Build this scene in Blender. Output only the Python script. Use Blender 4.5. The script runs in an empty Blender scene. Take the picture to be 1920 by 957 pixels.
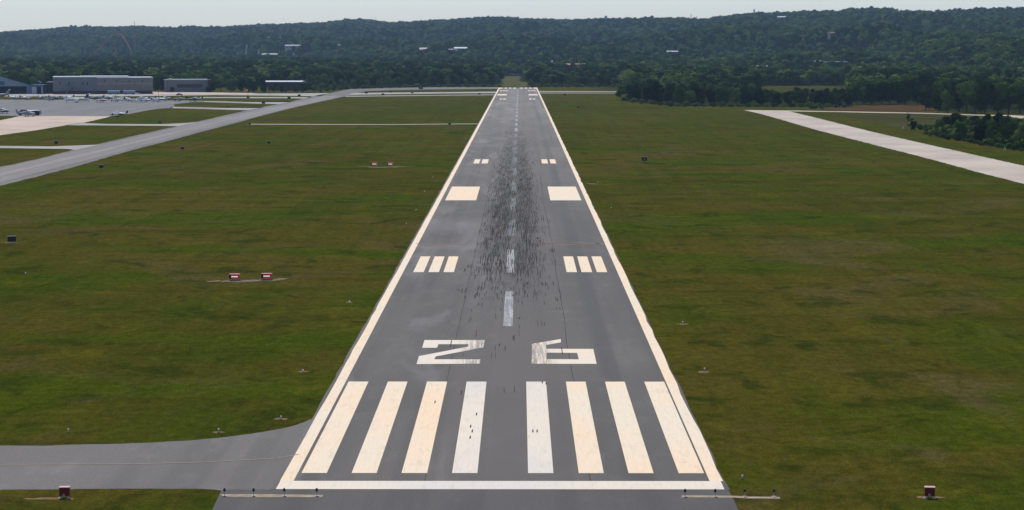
import bpy, math, random
import numpy as np
from mathutils import Vector, Matrix
random.seed(7); RS = np.random.RandomState(11)
sc = bpy.context.scene
R = math.radians

# ------------------------------------------------------------------ camera
CAM = Vector((1.23, 0.0, 29.6)); FPX = 4380.0
TH = math.atan(383.5 / FPX); PSI = R(0.183)
cd = bpy.data.cameras.new('camera'); cam = bpy.data.objects.new('camera', cd)
sc.collection.objects.link(cam); sc.camera = cam
cam.location = CAM; cam.rotation_euler = (R(90) - TH, 0, PSI)
cd.sensor_width = 36; cd.lens = 36 * FPX / 1920; cd.clip_start = 1; cd.clip_end = 60000

# ------------------------------------------------------------------ light
SUN_EL, SUN_AZ = R(56), R(-14)      # azimuth from +Y, clockwise positive; the sun stands ahead and a little left
w = bpy.data.worlds.new('World'); sc.world = w; w.use_nodes = True
nt = w.node_tree; bg = nt.nodes['Background']
sky = nt.nodes.new('ShaderNodeTexSky'); sky.sky_type = 'NISHITA'; sky.sun_disc = False
sky.sun_elevation = SUN_EL; sky.sun_rotation = SUN_AZ; sky.air_density = 1.0; sky.dust_density = 0.4; sky.ozone_density = 1.0
tint = nt.nodes.new('ShaderNodeVectorMath'); tint.operation = 'MULTIPLY'; tint.inputs[1].default_value = (.85, .925, 1.13)
nt.links.new(sky.outputs[0], tint.inputs[0]); nt.links.new(tint.outputs[0], bg.inputs[0]); bg.inputs[1].default_value = 0.115
sl = bpy.data.lights.new('sun', 'SUN'); sun = bpy.data.objects.new('sun', sl); sc.collection.objects.link(sun)
sl.energy = 4.1; sl.angle = R(0.5); sl.color = (1, 0.93, 0.82)
sd = Vector((math.sin(SUN_AZ) * math.cos(SUN_EL), math.cos(SUN_AZ) * math.cos(SUN_EL), math.sin(SUN_EL)))
sun.rotation_euler = sd.to_track_quat('Z', 'Y').to_euler()
sc.view_settings.view_transform = 'Standard'; sc.view_settings.look = 'None'
sc.view_settings.exposure = 0.0; sc.view_settings.gamma = 1.0
sc.cycles.max_bounces = 6; sc.cycles.diffuse_bounces = 3; sc.cycles.volume_bounces = 1
sc.cycles.transparent_max_bounces = 6

# ------------------------------------------------------------------ helpers
Fv = Vector((-math.sin(PSI) * math.cos(TH), math.cos(PSI) * math.cos(TH), -math.sin(TH)))
Rv = Vector((math.cos(PSI), math.sin(PSI), 0)); Uv = Rv.cross(Fv)
def ray(u, v): return Fv * FPX + Rv * (u - 960) + Uv * (478.5 - v)
def P(u, v, h=0.0):                       # place on the level airfield seen at photo pixel (u, v)
    d = ray(u, v); t = (h - CAM.z) / d.z
    return (CAM.x + d.x * t, d.y * t)
def at(u, v, Y):                          # point at distance Y
    d = ray(u, v); t = Y / d.y
    return (CAM.x + d.x * t, Y, CAM.z + d.z * t)
def mpp(v): return 29.6 / (v - 95.0)      # metres per photo pixel for things standing at row v
def col_of(x, y): return 974 + 4397 * (x - 1.23) / y

def link(o): sc.collection.objects.link(o); return o
def tag(o, label=None, cat=None, group=None, kind=None):
    if label: o['label'] = label
    if cat: o['category'] = cat
    if group: o['group'] = group
    if kind: o['kind'] = kind
    return o
def empty(name, loc, rz=0, label=None, cat=None, group=None):
    o = bpy.data.objects.new(name, None); link(o); o.location = loc; o.rotation_euler = (0, 0, rz)
    o.empty_display_size = 0.5
    return tag(o, label, cat, group)

class MB:
    def __init__(s): s.v = []; s.f = []
    def add(s, vs, fs):
        b = len(s.v); s.v += [tuple(p) for p in vs]; s.f += [tuple(i + b for i in f) for f in fs]; return s
    def box(s, x0, x1, y0, y1, z0, z1):
        vs = [(x, y, z) for z in (z0, z1) for y in (y0, y1) for x in (x0, x1)]
        return s.add(vs, [(0, 2, 3, 1), (4, 5, 7, 6), (0, 1, 5, 4), (2, 6, 7, 3), (0, 4, 6, 2), (1, 3, 7, 5)])
    def poly(s, pts, z):
        return s.add([(p[0], p[1], z) for p in pts], [tuple(range(len(pts)))])
    def prism(s, pts, z0, z1):
        n = len(pts); vs = [(p[0], p[1], z0) for p in pts] + [(p[0], p[1], z1) for p in pts]
        return s.add(vs, [tuple(range(n))[::-1], tuple(range(n, 2 * n))] + [(i, (i + 1) % n, n + (i + 1) % n, n + i) for i in range(n)])
    def extr(s, pts, axis, a0, a1):       # pts in the plane across axis ('x' -> (y,z); 'y' -> (x,z))
        n = len(pts)
        f = (lambda p, a: (a, p[0], p[1])) if axis == 'x' else (lambda p, a: (p[0], a, p[1]))
        vs = [f(p, a0) for p in pts] + [f(p, a1) for p in pts]
        return s.add(vs, [tuple(range(n))[::-1], tuple(range(n, 2 * n))] + [(i, (i + 1) % n, n + (i + 1) % n, n + i) for i in range(n)])
    def loft(s, secs, n=12):              # secs: (x, zc, halfwidth, halfheight)
        vs = []; fs = []
        for (x, zc, a, b) in secs:
            for k in range(n):
                t = 2 * math.pi * k / n; vs.append((x, a * math.cos(t), zc + b * math.sin(t)))
        m = len(secs)
        for i in range(m - 1):
            for k in range(n):
                fs.append((i * n + k, i * n + (k + 1) % n, (i + 1) * n + (k + 1) % n, (i + 1) * n + k))
        fs += [tuple(range(n))[::-1], tuple(range((m - 1) * n, m * n))]
        return s.add(vs, fs)
    def tube(s, pts, r, n=6, r1=None):
        pts = [Vector(p) for p in pts]; vs = []; fs = []; m = len(pts)
        for i, p in enumerate(pts):
            d = (pts[min(i + 1, m - 1)] - pts[max(i - 1, 0)]).normalized()
            a = d.cross(Vector((0, 0, 1)) if abs(d.z) < .9 else Vector((1, 0, 0))).normalized(); b = d.cross(a)
            rr = r if r1 is None else r + (r1 - r) * i / (m - 1)
            for k in range(n):
                t = 2 * math.pi * k / n; vs.append(tuple(p + a * rr * math.cos(t) + b * rr * math.sin(t)))
        for i in range(m - 1):
            for k in range(n): fs.append((i * n + k, i * n + (k + 1) % n, (i + 1) * n + (k + 1) % n, (i + 1) * n + k))
        fs += [tuple(range(n))[::-1], tuple(range((m - 1) * n, m * n))]
        return s.add(vs, fs)
    def build(s, name, mat, parent=None, smooth=False):
        me = bpy.data.meshes.new(name); me.from_pydata(s.v, [], s.f); me.update()
        import bmesh
        bm = bmesh.new(); bm.from_mesh(me); bmesh.ops.recalc_face_normals(bm, faces=bm.faces); bm.to_mesh(me); bm.free()
        if smooth:
            me.polygons.foreach_set('use_smooth', [True] * len(me.polygons))
        if mat: me.materials.append(mat)
        o = bpy.data.objects.new(name, me); link(o)
        if parent: o.parent = parent
        return o

def rough(pts, step, amp):
    rs = random.Random(len(pts)); out = []
    for i in range(len(pts)):
        a = Vector(pts[i]); b = Vector(pts[(i + 1) % len(pts)]); d = b - a; L = d.length
        if L < .01: continue
        nn = Vector((-d.y, d.x)) / L; m = max(1, min(int(L / step), 160)); out.append(tuple(a))
        for k in range(1, m): out.append(tuple(a + d * (k / m) + nn * rs.uniform(-amp, amp)))
    return out
def sheet(name, pts, z, mat, parent=None, kind='structure'):
    if name in ('taxiway', 'old_taxiway', 'concrete_apron', 'apron', 'parallel_taxiway', 'brown_field', 'dry_meadow', 'approach_clearing', 'far_meadow'):
        q = {'taxiway': (.6, .07), 'old_taxiway': (2.5, .25), 'brown_field': (6, 1.5), 'dry_meadow': (6, 2.0), 'approach_clearing': (8, 1.5), 'far_meadow': (10, 3)}.get(name, (4, .25)); pts = rough(pts, *q)
    me = bpy.data.meshes.new(name)
    me.from_pydata([(p[0], p[1], z) for p in pts], [], [tuple(range(len(pts)))]); me.update()
    if me.polygons[0].normal.z < 0: me.flip_normals()
    me.materials.append(mat); o = bpy.data.objects.new(name, me); link(o)
    if parent: o.parent = parent
    elif kind: o['kind'] = kind
    return o

# ------------------------------------------------------------------ materials
class NT:
    def __init__(s, name):
        s.m = bpy.data.materials.new(name); s.m.use_nodes = True; s.t = s.m.node_tree; s.b = s.t.nodes['Principled BSDF']
        s.b.inputs['Specular IOR Level'].default_value = 0.3
    def n(s, typ, **kw):
        x = s.t.nodes.new(typ)
        for k, v in kw.items(): setattr(x, k, v)
        return x
    def l(s, a, b): s.t.links.new(a, b)
    def val(s, x, inp):
        if hasattr(x, 'is_linked') or isinstance(x, bpy.types.NodeSocket): s.l(x, inp)
        else: inp.default_value = x
    def pos(s):
        if not hasattr(s, '_p'): s._p = s.n('ShaderNodeNewGeometry').outputs['Position']
        return s._p
    def objpos(s): return s.n('ShaderNodeTexCoord').outputs['Object']
    def mapped(s, scale, src=None, off=(0, 0, 0)):
        m = s.n('ShaderNodeMapping'); m.inputs['Scale'].default_value = scale; m.inputs['Location'].default_value = off
        s.l(src or s.pos(), m.inputs['Vector']); return m.outputs[0]
    def noise(s, scale, detail=4, rough=.55, src=None, off=(0, 0, 0), dist=0.0):
        x = s.n('ShaderNodeTexNoise'); x.inputs['Scale'].default_value = 1; x.inputs['Detail'].default_value = detail
        x.inputs['Roughness'].default_value = rough; x.inputs['Distortion'].default_value = dist
        s.l(s.mapped(scale, src, off), x.inputs['Vector']); return x.outputs['Fac']
    def ramp(s, fac, a, b, lo=0.0, hi=1.0):
        x = s.n('ShaderNodeMapRange'); x.interpolation_type = 'SMOOTHSTEP'
        x.inputs['From Min'].default_value = a; x.inputs['From Max'].default_value = b
        x.inputs['To Min'].default_value = lo; x.inputs['To Max'].default_value = hi
        s.l(fac, x.inputs['Value']); return x.outputs[0]
    def mix(s, fac, a, b, blend='MIX'):
        x = s.n('ShaderNodeMix'); x.data_type = 'RGBA'; x.blend_type = blend
        s.val(fac, x.inputs[0])
        for v, i in ((a, 6), (b, 7)):
            if isinstance(v, tuple): x.inputs[i].default_value = (*v, 1)
            else: s.l(v, x.inputs[i])
        return x.outputs[2]
    def math(s, op, a, b=None, c=None):
        x = s.n('ShaderNodeMath', operation=op)
        s.val(a, x.inputs[0])
        if b is not None: s.val(b, x.inputs[1])
        if c is not None: s.val(c, x.inputs[2])
        return x.outputs[0]
    def xyz(s, src=None):
        x = s.n('ShaderNodeSeparateXYZ'); s.l(src or s.pos(), x.inputs[0]); return x.outputs
    def bump(s, h, strength=.5, dist=.1):
        x = s.n('ShaderNodeBump'); x.inputs['Strength'].default_value = strength; x.inputs['Distance'].default_value = dist
        s.l(h, x.inputs['Height']); s.l(x.outputs[0], s.b.inputs['Normal'])
    def out(s, col, rough=.8, spec=None):
        if isinstance(col, tuple): s.b.inputs['Base Color'].default_value = (*col, 1)
        else: s.l(col, s.b.inputs['Base Color'])
        s.val(rough, s.b.inputs['Roughness'])
        if spec is not None: s.b.inputs['Specular IOR Level'].default_value = spec
        return s.m

def simple(name, col, rough=.6, var=.18, scale=1.0, metal=0.0, spec=.4):
    k = NT(name); n = k.noise((scale, scale, scale), 5, .6, k.objpos())
    f = k.ramp(n, .3, .7)
    a = tuple(c * (1 - var) for c in col); b = tuple(min(1, c * (1 + var)) for c in col)
    k.b.inputs['Metallic'].default_value = metal
    return k.out(k.mix(f, a, b), rough, spec)

def m_grass():
    k = NT('grass')
    big = k.noise((.006, .0045, 1), 4, .55, dist=.6); mid = k.noise((.035, .022, 1), 5, .6, dist=1.0); sm = k.noise((.16, .10, 1), 5, .62, off=(31, 7, 0), dist=.8)
    fine = k.noise((1.1, .55, 1), 4, .7); fine2 = k.noise((5, 2.2, 1), 3, .7)
    mow = k.noise((.28, .006, 1), 3, .5, off=(1, 77, 0)); streak = k.noise((.035, .13, 1), 5, .62, off=(15, 3, 0), dist=.5)
    m2 = k.noise((.021, .028, 1), 4, .5, off=(55, 21, 0), dist=.3)
    c = k.mix(k.ramp(big, .38, .62), (.047, .047, .0055), (.067, .055, .009))
    c = k.mix(k.math('MULTIPLY', k.ramp(m2, .47, .62), .9), c, (.040, .058, .0035))
    c = k.mix(k.math('MULTIPLY', k.ramp(mid, .50, .64), .6), c, (.030, .052, .0035))
    c = k.mix(k.math('MULTIPLY', k.ramp(mid, .47, .30), .8), c, (.074, .058, .022))
    c = k.mix(k.math('MULTIPLY', k.ramp(sm, .53, .66), .7), c, (.018, .029, .004))
    c = k.mix(k.math('MULTIPLY', k.ramp(sm, .45, .32), .5), c, (.082, .078, .008))
    c = k.mix(k.math('MULTIPLY', k.ramp(k.noise((.04, .035, 1), 6, .65, off=(90, 3, 0), dist=1.0), .60, .74), .6), c, (.084, .062, .030))
    c = k.mix(k.math('MULTIPLY', k.ramp(streak, .53, .68), .4), c, (.019, .028, .004))
    c = k.mix(k.math('MULTIPLY', k.ramp(streak, .46, .32), .4), c, (.066, .064, .010))
    c = k.mix(k.math('MULTIPLY', k.ramp(mow, .50, .60), .22), c, (.024, .034, .004))
    v = k.math('MULTIPLY_ADD', fine, 1.6, .29)
    v2 = k.math('MULTIPLY_ADD', fine2, 1.5, .25)
    cc = k.n('ShaderNodeVectorMath', operation='SCALE'); k.l(c, cc.inputs[0]); k.l(k.math('MULTIPLY', v, v2), cc.inputs['Scale'])
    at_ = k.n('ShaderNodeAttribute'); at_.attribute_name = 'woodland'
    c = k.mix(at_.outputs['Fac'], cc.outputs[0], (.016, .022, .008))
    k.bump(k.math('ADD', fine2, k.math('MULTIPLY', sm, 2.0)), .8, .25)
    return k.out(c, 1.0, 0.0)

def asphalt_core(k, base=(.071, .0655, .057), warm=(.098, .089, .076)):
    big = k.noise((.05, .012, 1), 4, .5, dist=.5); lane = k.noise((.35, .002, 1), 2, .5)
    mid = k.noise((.4, .12, 1), 5, .6); fine = k.noise((4, 3, 1), 4, .75)
    c = k.mix(k.ramp(big, .35, .68), base, warm)
    c = k.mix(k.math('MULTIPLY', k.ramp(lane, .45, .62), .45), c, tuple(x * .72 for x in base))
    c = k.mix(k.math('MULTIPLY', k.ramp(mid, .5, .75), .35), c, tuple(x * 1.35 for x in warm))
    s = k.n('ShaderNodeVectorMath', operation='SCALE'); k.l(c, s.inputs[0]); k.l(k.math('MULTIPLY_ADD', fine, .9, .55), s.inputs['Scale'])
    return s.outputs[0], fine

def m_runway():
    k = NT('runway_asphalt'); c, fine = asphalt_core(k)
    p = k.xyz()
    # paving lanes laid side by side, each batch a slightly different grey
    lane = k.math('FLOOR', k.math('DIVIDE', k.math('ADD', p[0], 100.0), 3.81))
    wn = k.n('ShaderNodeTexWhiteNoise', noise_dimensions='1D'); k.l(lane, wn.inputs['W'])
    s = k.n('ShaderNodeVectorMath', operation='SCALE'); k.l(c, s.inputs[0]); k.l(k.math('MULTIPLY_ADD', wn.outputs['Value'], .22, .89), s.inputs['Scale']); c = s.outputs[0]
    # browner worn middle, pale scoured patches on the left lanes, a darker repaved strip on the right
    c = k.mix(k.math('MULTIPLY', k.ramp(k.math('ABSOLUTE', p[0]), 7.5, 3.5), .45), c, (.090, .078, .068))
    pt = k.math('MULTIPLY', k.ramp(k.noise((.16, .02, 1), 5, .6, off=(12, 4, 0), dist=.6), .5, .66), k.ramp(p[0], 1, -4))
    c = k.mix(k.math('MULTIPLY', pt, .5), c, (.150, .142, .134))
    dk = k.math('MULTIPLY', k.ramp(k.math('ABSOLUTE', k.math('SUBTRACT', p[0], 9.6)), 1.6, .5), k.ramp(k.noise((.1, .012, 1), 3, .5, off=(2, 44, 0)), .35, .6))
    c = k.mix(k.math('MULTIPLY', dk, .5), c, (.046, .045, .045))
    old = k.ramp(p[1], 330, 1150); s = k.n('ShaderNodeVectorMath', operation='SCALE'); k.l(c, s.inputs[0]); k.l(k.math('MULTIPLY_ADD', old, .62, 1.08), s.inputs['Scale']); c = s.outputs[0]  # old holds grazing sun sheen painted in: the asphalt lightens towards the far end
    # tyre rubber left in the touchdown zone
    ax = k.math('ABSOLUTE', k.math('SUBTRACT', k.math('ABSOLUTE', k.math('ADD', p[0], .1)), 2.0))
    mx = k.ramp(ax, 0.4, 3.8, 1, 0)
    my = k.math('MULTIPLY', k.ramp(p[1], 230, 360), k.ramp(p[1], 620, 1250, 1, 0))
    st = k.ramp(k.noise((2.6, .05, 1), 4, .7), .36, .6); st2 = k.ramp(k.noise((.5, .012, 1), 3, .6, off=(3, 9, 0)), .3, .6)
    f = k.math('MULTIPLY', k.math('MULTIPLY', mx, my), k.math('MULTIPLY', st, st2))
    c = k.mix(k.math('MULTIPLY', f, .66), c, (.034, .034, .034))
    st3 = k.ramp(k.noise((5.5, .11, 1), 5, .75, off=(2, 8, 0)), .46, .62); env2 = k.math('MULTIPLY', k.ramp(ax, .9, 3.6, 1, 0), k.math('MULTIPLY', k.ramp(p[1], 215, 330), k.ramp(p[1], 560, 1100, 1, 0)))
    c = k.mix(k.math('MULTIPLY', k.math('MULTIPLY', st3, env2), .6), c, (.020, .020, .020))
    # pale transverse patches
    for y0, w_ in ((1125, 30), (730, 20), (395, 25), (352, 8)):
        g = k.math('MULTIPLY', k.ramp(k.math('ABSOLUTE', k.math('SUBTRACT', p[1], float(y0))), 0, w_, 1, 0), k.ramp(p[0], -3, -6))
        c = k.mix(k.math('MULTIPLY', g, .5), c, (.15, .142, .142))
    k.bump(fine, .3, .02)
    return k.out(c, .8, .2)
def m_asphalt(name, base, warm, rough=.75):
    k = NT(name); c, fine = asphalt_core(k, base, warm); k.bump(fine, .3, .02); return k.out(c, .8, .2)
def m_concrete(name, base=(.47, .375, .30)):
    k = NT(name)
    n1 = k.noise((.05, .03, 1), 5, .6); n2 = k.noise((.02, .6, 1), 4, .6); n3 = k.noise((2, 2, 1), 4, .7)
    c = k.mix(k.ramp(n1, .3, .7), tuple(x * .86 for x in base), tuple(x * 1.12 for x in base))
    c = k.mix(k.math('MULTIPLY', k.ramp(n2, .52, .7), .4), c, tuple(x * .7 for x in base))
    s = k.n('ShaderNodeVectorMath', operation='SCALE'); k.l(c, s.inputs[0]); k.l(k.math('MULTIPLY_ADD', n3, .4, .8), s.inputs['Scale'])
    return k.out(s.outputs[0], .9, .1)
def m_paint(name, cream=(.77, .59, .40), white=(.71, .615, .46), wear=.35, thr=.62, rubber=0.0):
    k = NT(name)
    tone = k.ramp(k.noise((.07, .03, 1), 3, .5), .38, .62); c = k.mix(tone, cream, white)
    groove = k.noise((6, .3, 1), 3, .6); dirt = k.noise((1.4, .25, 1), 5, .7)
    s = k.n('ShaderNodeVectorMath', operation='SCALE'); k.l(c, s.inputs[0]); k.l(k.math('MULTIPLY_ADD', groove, .22, .89), s.inputs['Scale']); c = s.outputs[0]
    c = k.mix(k.math('MULTIPLY', k.ramp(dirt, .5, .8), wear), c, (.33, .28, .23))
    chip = k.ramp(k.noise((3, .9, 1), 6, .8, off=(5, 5, 0)), thr, thr + .06)
    c = k.mix(k.math('MULTIPLY', chip, .8), c, (.08, .08, .08))
    if rubber:
        p = k.xyz(); r1 = k.ramp(k.noise((3.2, .12, 1), 5, .75, off=(9, 1, 0)), .5 - rubber * .25, .56)
        r2 = k.ramp(k.math('ABSOLUTE', p[0]), 5.5, 2.5)
        c = k.mix(k.math('MULTIPLY', k.math('MULTIPLY', r1, r2), .75), c, (.14, .14, .15))
    return k.out(c, .8, .15)

M = dict(
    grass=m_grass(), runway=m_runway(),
    taxi=m_asphalt('taxiway_asphalt', (.106, .098, .088), (.138, .127, .113)),
    taxilight=m_asphalt('worn_taxiway_asphalt', (.152, .143, .134), (.185, .173, .161)),
    apron=m_asphalt('apron_asphalt', (.115, .111, .112), (.143, .136, .130)),
    pad=m_asphalt('pad_asphalt', (.062, .058, .053), (.080, .074, .067)),
    concrete=m_concrete('concrete_tan'), concrete_grey=m_concrete('concrete_grey', (.33, .31, .285)),
    concrete_pink=m_concrete('concrete_old', (.44, .38, .315)),
    paint=m_paint('paint_cream'), paint_white=m_paint('paint_pale', (.68, .60, .48), (.61, .57, .50), .3, .66),
    paint_mid=m_paint('paint_rubbered', (.76, .61, .41), (.67, .60, .49), .3, .68, rubber=.5),
    dash=m_paint('paint_centreline', (.40, .40, .39), (.50, .49, .47), .6, .56, rubber=.7),
    dashdark=m_paint('paint_centreline_rubbered', (.115, .12, .13), (.155, .16, .17), .7, .55),
    yellow=m_paint('paint_yellow', (.32, .24, .15), (.36, .27, .17), .7, .58),
    rubber=simple('tyre_rubber', (.033, .033, .033), .8, .3, .4, spec=0.0), joint=simple('pavement_joint', (.055, .053, .052), .9, .2, .3, spec=0.0),
    rust=simple('rust_stain', (.27, .18, .12), .9, .2, .3, spec=0.0),
    earth=simple('bare_earth', (.175, .115, .065), .95, .35, .5, spec=0.0), gravel=simple('gravel', (.17, .145, .115), .95, .45, 2.5, spec=0.0),
    brownfield=simple('ploughed_earth', (.070, .044, .019), .95, .25, .05, spec=0.0),
    palefield=simple('dry_grass', (.078, .078, .030), .95, .3, .05, spec=0.0),
    palefield2=simple('mown_grass', (.045, .046, .014), .95, .3, .03, spec=0.0),
    red=simple('red_paint', (.75, .035, .02), .45), white=simple('white_paint', (.86, .86, .84), .3, .04),
    black=simple('black_paint', (.012, .012, .015), .5), metal=simple('grey_metal', (.35, .35, .36), .4, .1, 1, .6),
    tire=simple('tyre', (.02, .02, .02), .8), glass=simple('dark_glass', (.01, .014, .02), .1, .1, 1, 0, .6),
    silver=simple('pale_metal_siding', (.34, .37, .40), .5, .07, .4), bluegrey=simple('blue_grey_siding', (.16, .22, .28), .5, .08, .4),
    blue=simple('blue_siding', (.03, .08, .18), .5, .1, .5), opening=simple('dark_interior', (.006, .008, .014), .9),
    greywall=simple('grey_siding', (.165, .165, .168), .6, .08, .3), tanwall=simple('taupe_siding', (.215, .185, .155), .6, .08, .3),
    brick=simple('red_brown_brick', (.085, .04, .035), .85, .2, .5), roofwhite=simple('white_roof', (.75, .75, .73), .35, .06, .2),
    cream=simple('cream_wall', (.40, .37, .30), .7, .1, .3), chim=simple('chimney_brick', (.30, .13, .085), .85, .2, .3),
    orange=simple('orange_paint', (.62, .13, .03), .5), trackorange=simple('hazy_orange_steel', (.50, .12, .05), .6), teal=simple('teal_paint', (.015, .085, .10), .5),  # track orange is dulled in its colour for the distance haze
    bark=simple('bark', (.07, .05, .035), .95, .3, 2), planeblue=simple('navy_paint', (.02, .035, .10), .35),
    planegreen=simple('dark_green_paint', (.015, .05, .045), .35), planered=simple('maroon_paint', (.25, .015, .02), .35),
    redsteel=simple('red_steel', (.20, .02, .025), .6), pinkearth=simple('pink_clay', (.30, .19, .15), .9, .2, .05, spec=0.0),
    hangargrey=simple('dull_blue_siding', (.20, .245, .285), .6, .07, .4),
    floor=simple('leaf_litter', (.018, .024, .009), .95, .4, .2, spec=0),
    lens=simple('pale_lens', (.8, .8, .78), .15),
)

# ------------------------------------------------------------------ foliage
def m_leaf(name, c0, c1, c2):
    k = NT(name)
    oi = k.n('ShaderNodeObjectInfo'); rnd = oi.outputs['Random']
    n = k.noise((.45, .45, .45), 3, .6)
    c = k.mix(k.ramp(rnd, 0, .5), c0, c1); c = k.mix(k.ramp(rnd, .55, 1.0), c, c2)
    s = k.n('ShaderNodeVectorMath', operation='SCALE'); k.l(c, s.inputs[0]); k.l(k.math('MULTIPLY_ADD', n, 1.0, .5), s.inputs['Scale'])
    k.b.inputs['Subsurface Weight'].default_value = 0
    return k.out(s.outputs[0], .9, 0.0)
LEAF = m_leaf('foliage', (.022, .044, .009), (.060, .104, .018), (.135, .180, .042))
LEAFD = m_leaf('foliage_dark', (.007, .018, .007), (.017, .034, .010), (.042, .068, .018))
LEAFY = m_leaf('foliage_fresh', (.08, .125, .026), (.10, .15, .03), (.13, .165, .045))

def crown_mesh(name, seed, rad, z0, z1, nleaf, leaf, mat, kind='round', nl=11):
    rs = np.random.RandomState(seed); zc = (z0 + z1) / 2; hz = (z1 - z0) / 2
    lobes = []
    for i in range(nl):
        t = rs.uniform(-.85, .9); a = i * 2.399 + rs.uniform(-.4, .4)
        if kind == 'round': pr = math.sqrt(max(.05, 1 - t * t * (1 if t > 0 else .45))); lr = rad * rs.uniform(.34, .52)
        elif kind == 'cone': pr = (1 - (t + 1) / 2) * .9 + .08; lr = rad * (.28 + .34 * (1 - (t + 1) / 2))
        else: pr = math.sqrt(max(.05, 1 - t * t * (1 if t > 0 else .4))) * .85; lr = rad * rs.uniform(.32, .6)
        d = (rad - lr) * pr * rs.uniform(.6, 1.05)
        lobes.append((d * math.cos(a), d * math.sin(a), zc + t * (hz - lr * .8), lr))
    lobes.append((0, 0, zc, min(rad, hz) * .62))
    L = np.array(lobes); wts = L[:, 3] ** 2; wts /= wts.sum()
    idx = rs.choice(len(L), nleaf, p=wts)
    d = rs.normal(size=(nleaf, 3)); d[:, 2] += .35; d /= np.linalg.norm(d, axis=1)[:, None]
    rr = L[idx, 3] * rs.uniform(.82, 1.12, nleaf)
    c = L[idx, :3] + d * rr[:, None] * np.array([1, 1, .85])
    nrm = d + rs.normal(size=(nleaf, 3)) * (.25 if leaf > 1 else .36); nrm /= np.linalg.norm(nrm, axis=1)[:, None]
    t1 = np.cross(nrm, rs.normal(size=(nleaf, 3))); t1 /= np.linalg.norm(t1, axis=1)[:, None]; t2 = np.cross(nrm, t1)
    sz = leaf * rs.uniform(.6, 1.4, nleaf)[:, None]; asp = rs.uniform(.6, 1.0, nleaf)[:, None]
    q = np.stack([c + t1 * sz * .5, c + t2 * sz * asp * .5 + nrm * sz * .12, c - t1 * sz * .5, c - t2 * sz * asp * .5 + nrm * sz * .12], 1).reshape(-1, 3)
    V = [tuple(x) for x in q]; F = [tuple(range(4 * i, 4 * i + 4)) for i in range(nleaf)]
    # inner masses of each clump
    for (x, y, z, r) in lobes:
        b = len(V); r *= .8; n1, n2 = 6, 4
        for j in range(1, n2):
            ph = math.pi * j / n2
            for i in range(n1):
                a = 2 * math.pi * (i + .5 * (j % 2)) / n1; k_ = r * rs.uniform(.8, 1.12)
                V.append((x + k_ * math.sin(ph) * math.cos(a), y + k_ * math.sin(ph) * math.sin(a), z + k_ * .85 * math.cos(ph)))
        V.append((x, y, z + r * .8)); V.append((x, y, z - r * .8)); tp, bt = len(V) - 2, len(V) - 1
        for i in range(n1):
            F.append((tp, b + i, b + (i + 1) % n1)); F.append((bt, b + (n2 - 2) * n1 + (i + 1) % n1, b + (n2 - 2) * n1 + i))
            for j in range(n2 - 2):
                F.append((b + j * n1 + i, b + (j + 1) * n1 + i, b + (j + 1) * n1 + (i + 1) % n1, b + j * n1 + (i + 1) % n1))
    me = bpy.data.meshes.new(name); me.from_pydata(V, [], F); me.materials.append(mat); me.update()
    return me

def trunk_mesh(name, seed, h, r):
    rs = random.Random(seed); mb = MB()
    top = (rs.uniform(-.4, .4), rs.uniform(-.4, .4), h)
    mb.tube([(0, 0, -.3), (rs.uniform(-.1, .1), rs.uniform(-.1, .1), h * .45), top], r, 7, r * .35)
    for i in range(5):
        a = i * 2.4 + rs.uniform(-.4, .4); z = h * rs.uniform(.35, .75); ln = h * rs.uniform(.25, .4)
        mb.tube([(0, 0, z), (math.cos(a) * ln * .6, math.sin(a) * ln * .6, z + ln * .4), (math.cos(a) * ln, math.sin(a) * ln, z + ln * .8)], r * .45, 5, r * .12)
    o = mb.build(name, M['bark']); me = o.data; bpy.data.objects.remove(o); return me

# ------------------------------------------------------------------ terrain
SKY = [(-400, 66), (0, 62.8), (42, 59.7), (84, 57), (130, 52.4), (182, 51.3), (209, 52.4), (251, 50), (293, 52.4), (324, 54.5), (355, 51), (397, 53.4),
       (442, 52.4), (504, 48.6), (546, 47), (609, 44.7), (651, 39.4), (693, 40.5), (724, 45), (776, 44), (843, 39.9), (905, 36.3), (926, 35.9), (968, 38.4),
       (1072, 40.5), (1114, 38.8), (1177, 38.4), (1219, 36.5), (1244, 37.6), (1317, 38), (1348, 33.5), (1411, 27.5), (1484, 26), (1526, 24.5), (1555, 24),
       (1572, 25), (1587, 20.5), (1645, 20.5), (1708, 26), (1785, 25), (1842, 20.5), (1917, 19.5), (2400, 22)]
SU = np.array([a for a, b in SKY]); SV = np.array([b for a, b in SKY])
def n2(x, y):
    return (np.sin(x * .0041 + 1.3) * np.cos(y * .0033 + .7) + .6 * np.sin(x * .0083 + y * .0061 + 2.1) + .45 * np.sin(x * .013 - y * .011 + .4) + .25 * np.cos(x * .027 + y * .021))
def elev(x, y):
    x = np.asarray(x, float); y = np.asarray(y, float); yy = np.maximum(y, 50)
    u = 974 + 4397 * (x - 1.23) / yy
    vs = np.interp(u, SU, SV)
    Dr = np.interp(u, [0, 960, 1300, 1920], [7600, 6600, 5700, 5000]); D0 = np.interp(u, [0, 960, 1400, 1920], [4300, 3000, 2500, 1700])
    H = CAM.z + (95 - vs) * Dr / 4402 - 10.5
    t = np.clip((yy - D0) / (Dr - D0), 0, 1)
    s = t ** 1.25
    env = np.sin(np.pi * t) * np.sqrt(1 - .9 * t)
    e = H * s + n2(x, y) * 12.0 * env + 17 * np.sin(t * 17 + u * .005 + .8 * np.sin(u * .011)) * env
    back = np.clip((yy - Dr) / 3500, 0, 1); e = e * (1 - .75 * back)
    return np.where(y < D0, 0.0, np.maximum(e, 0))
START_U = [-600, 0, 560, 600, 640, 930, 1165, 1180, 1420, 1422, 1590, 1600, 2600]
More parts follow.
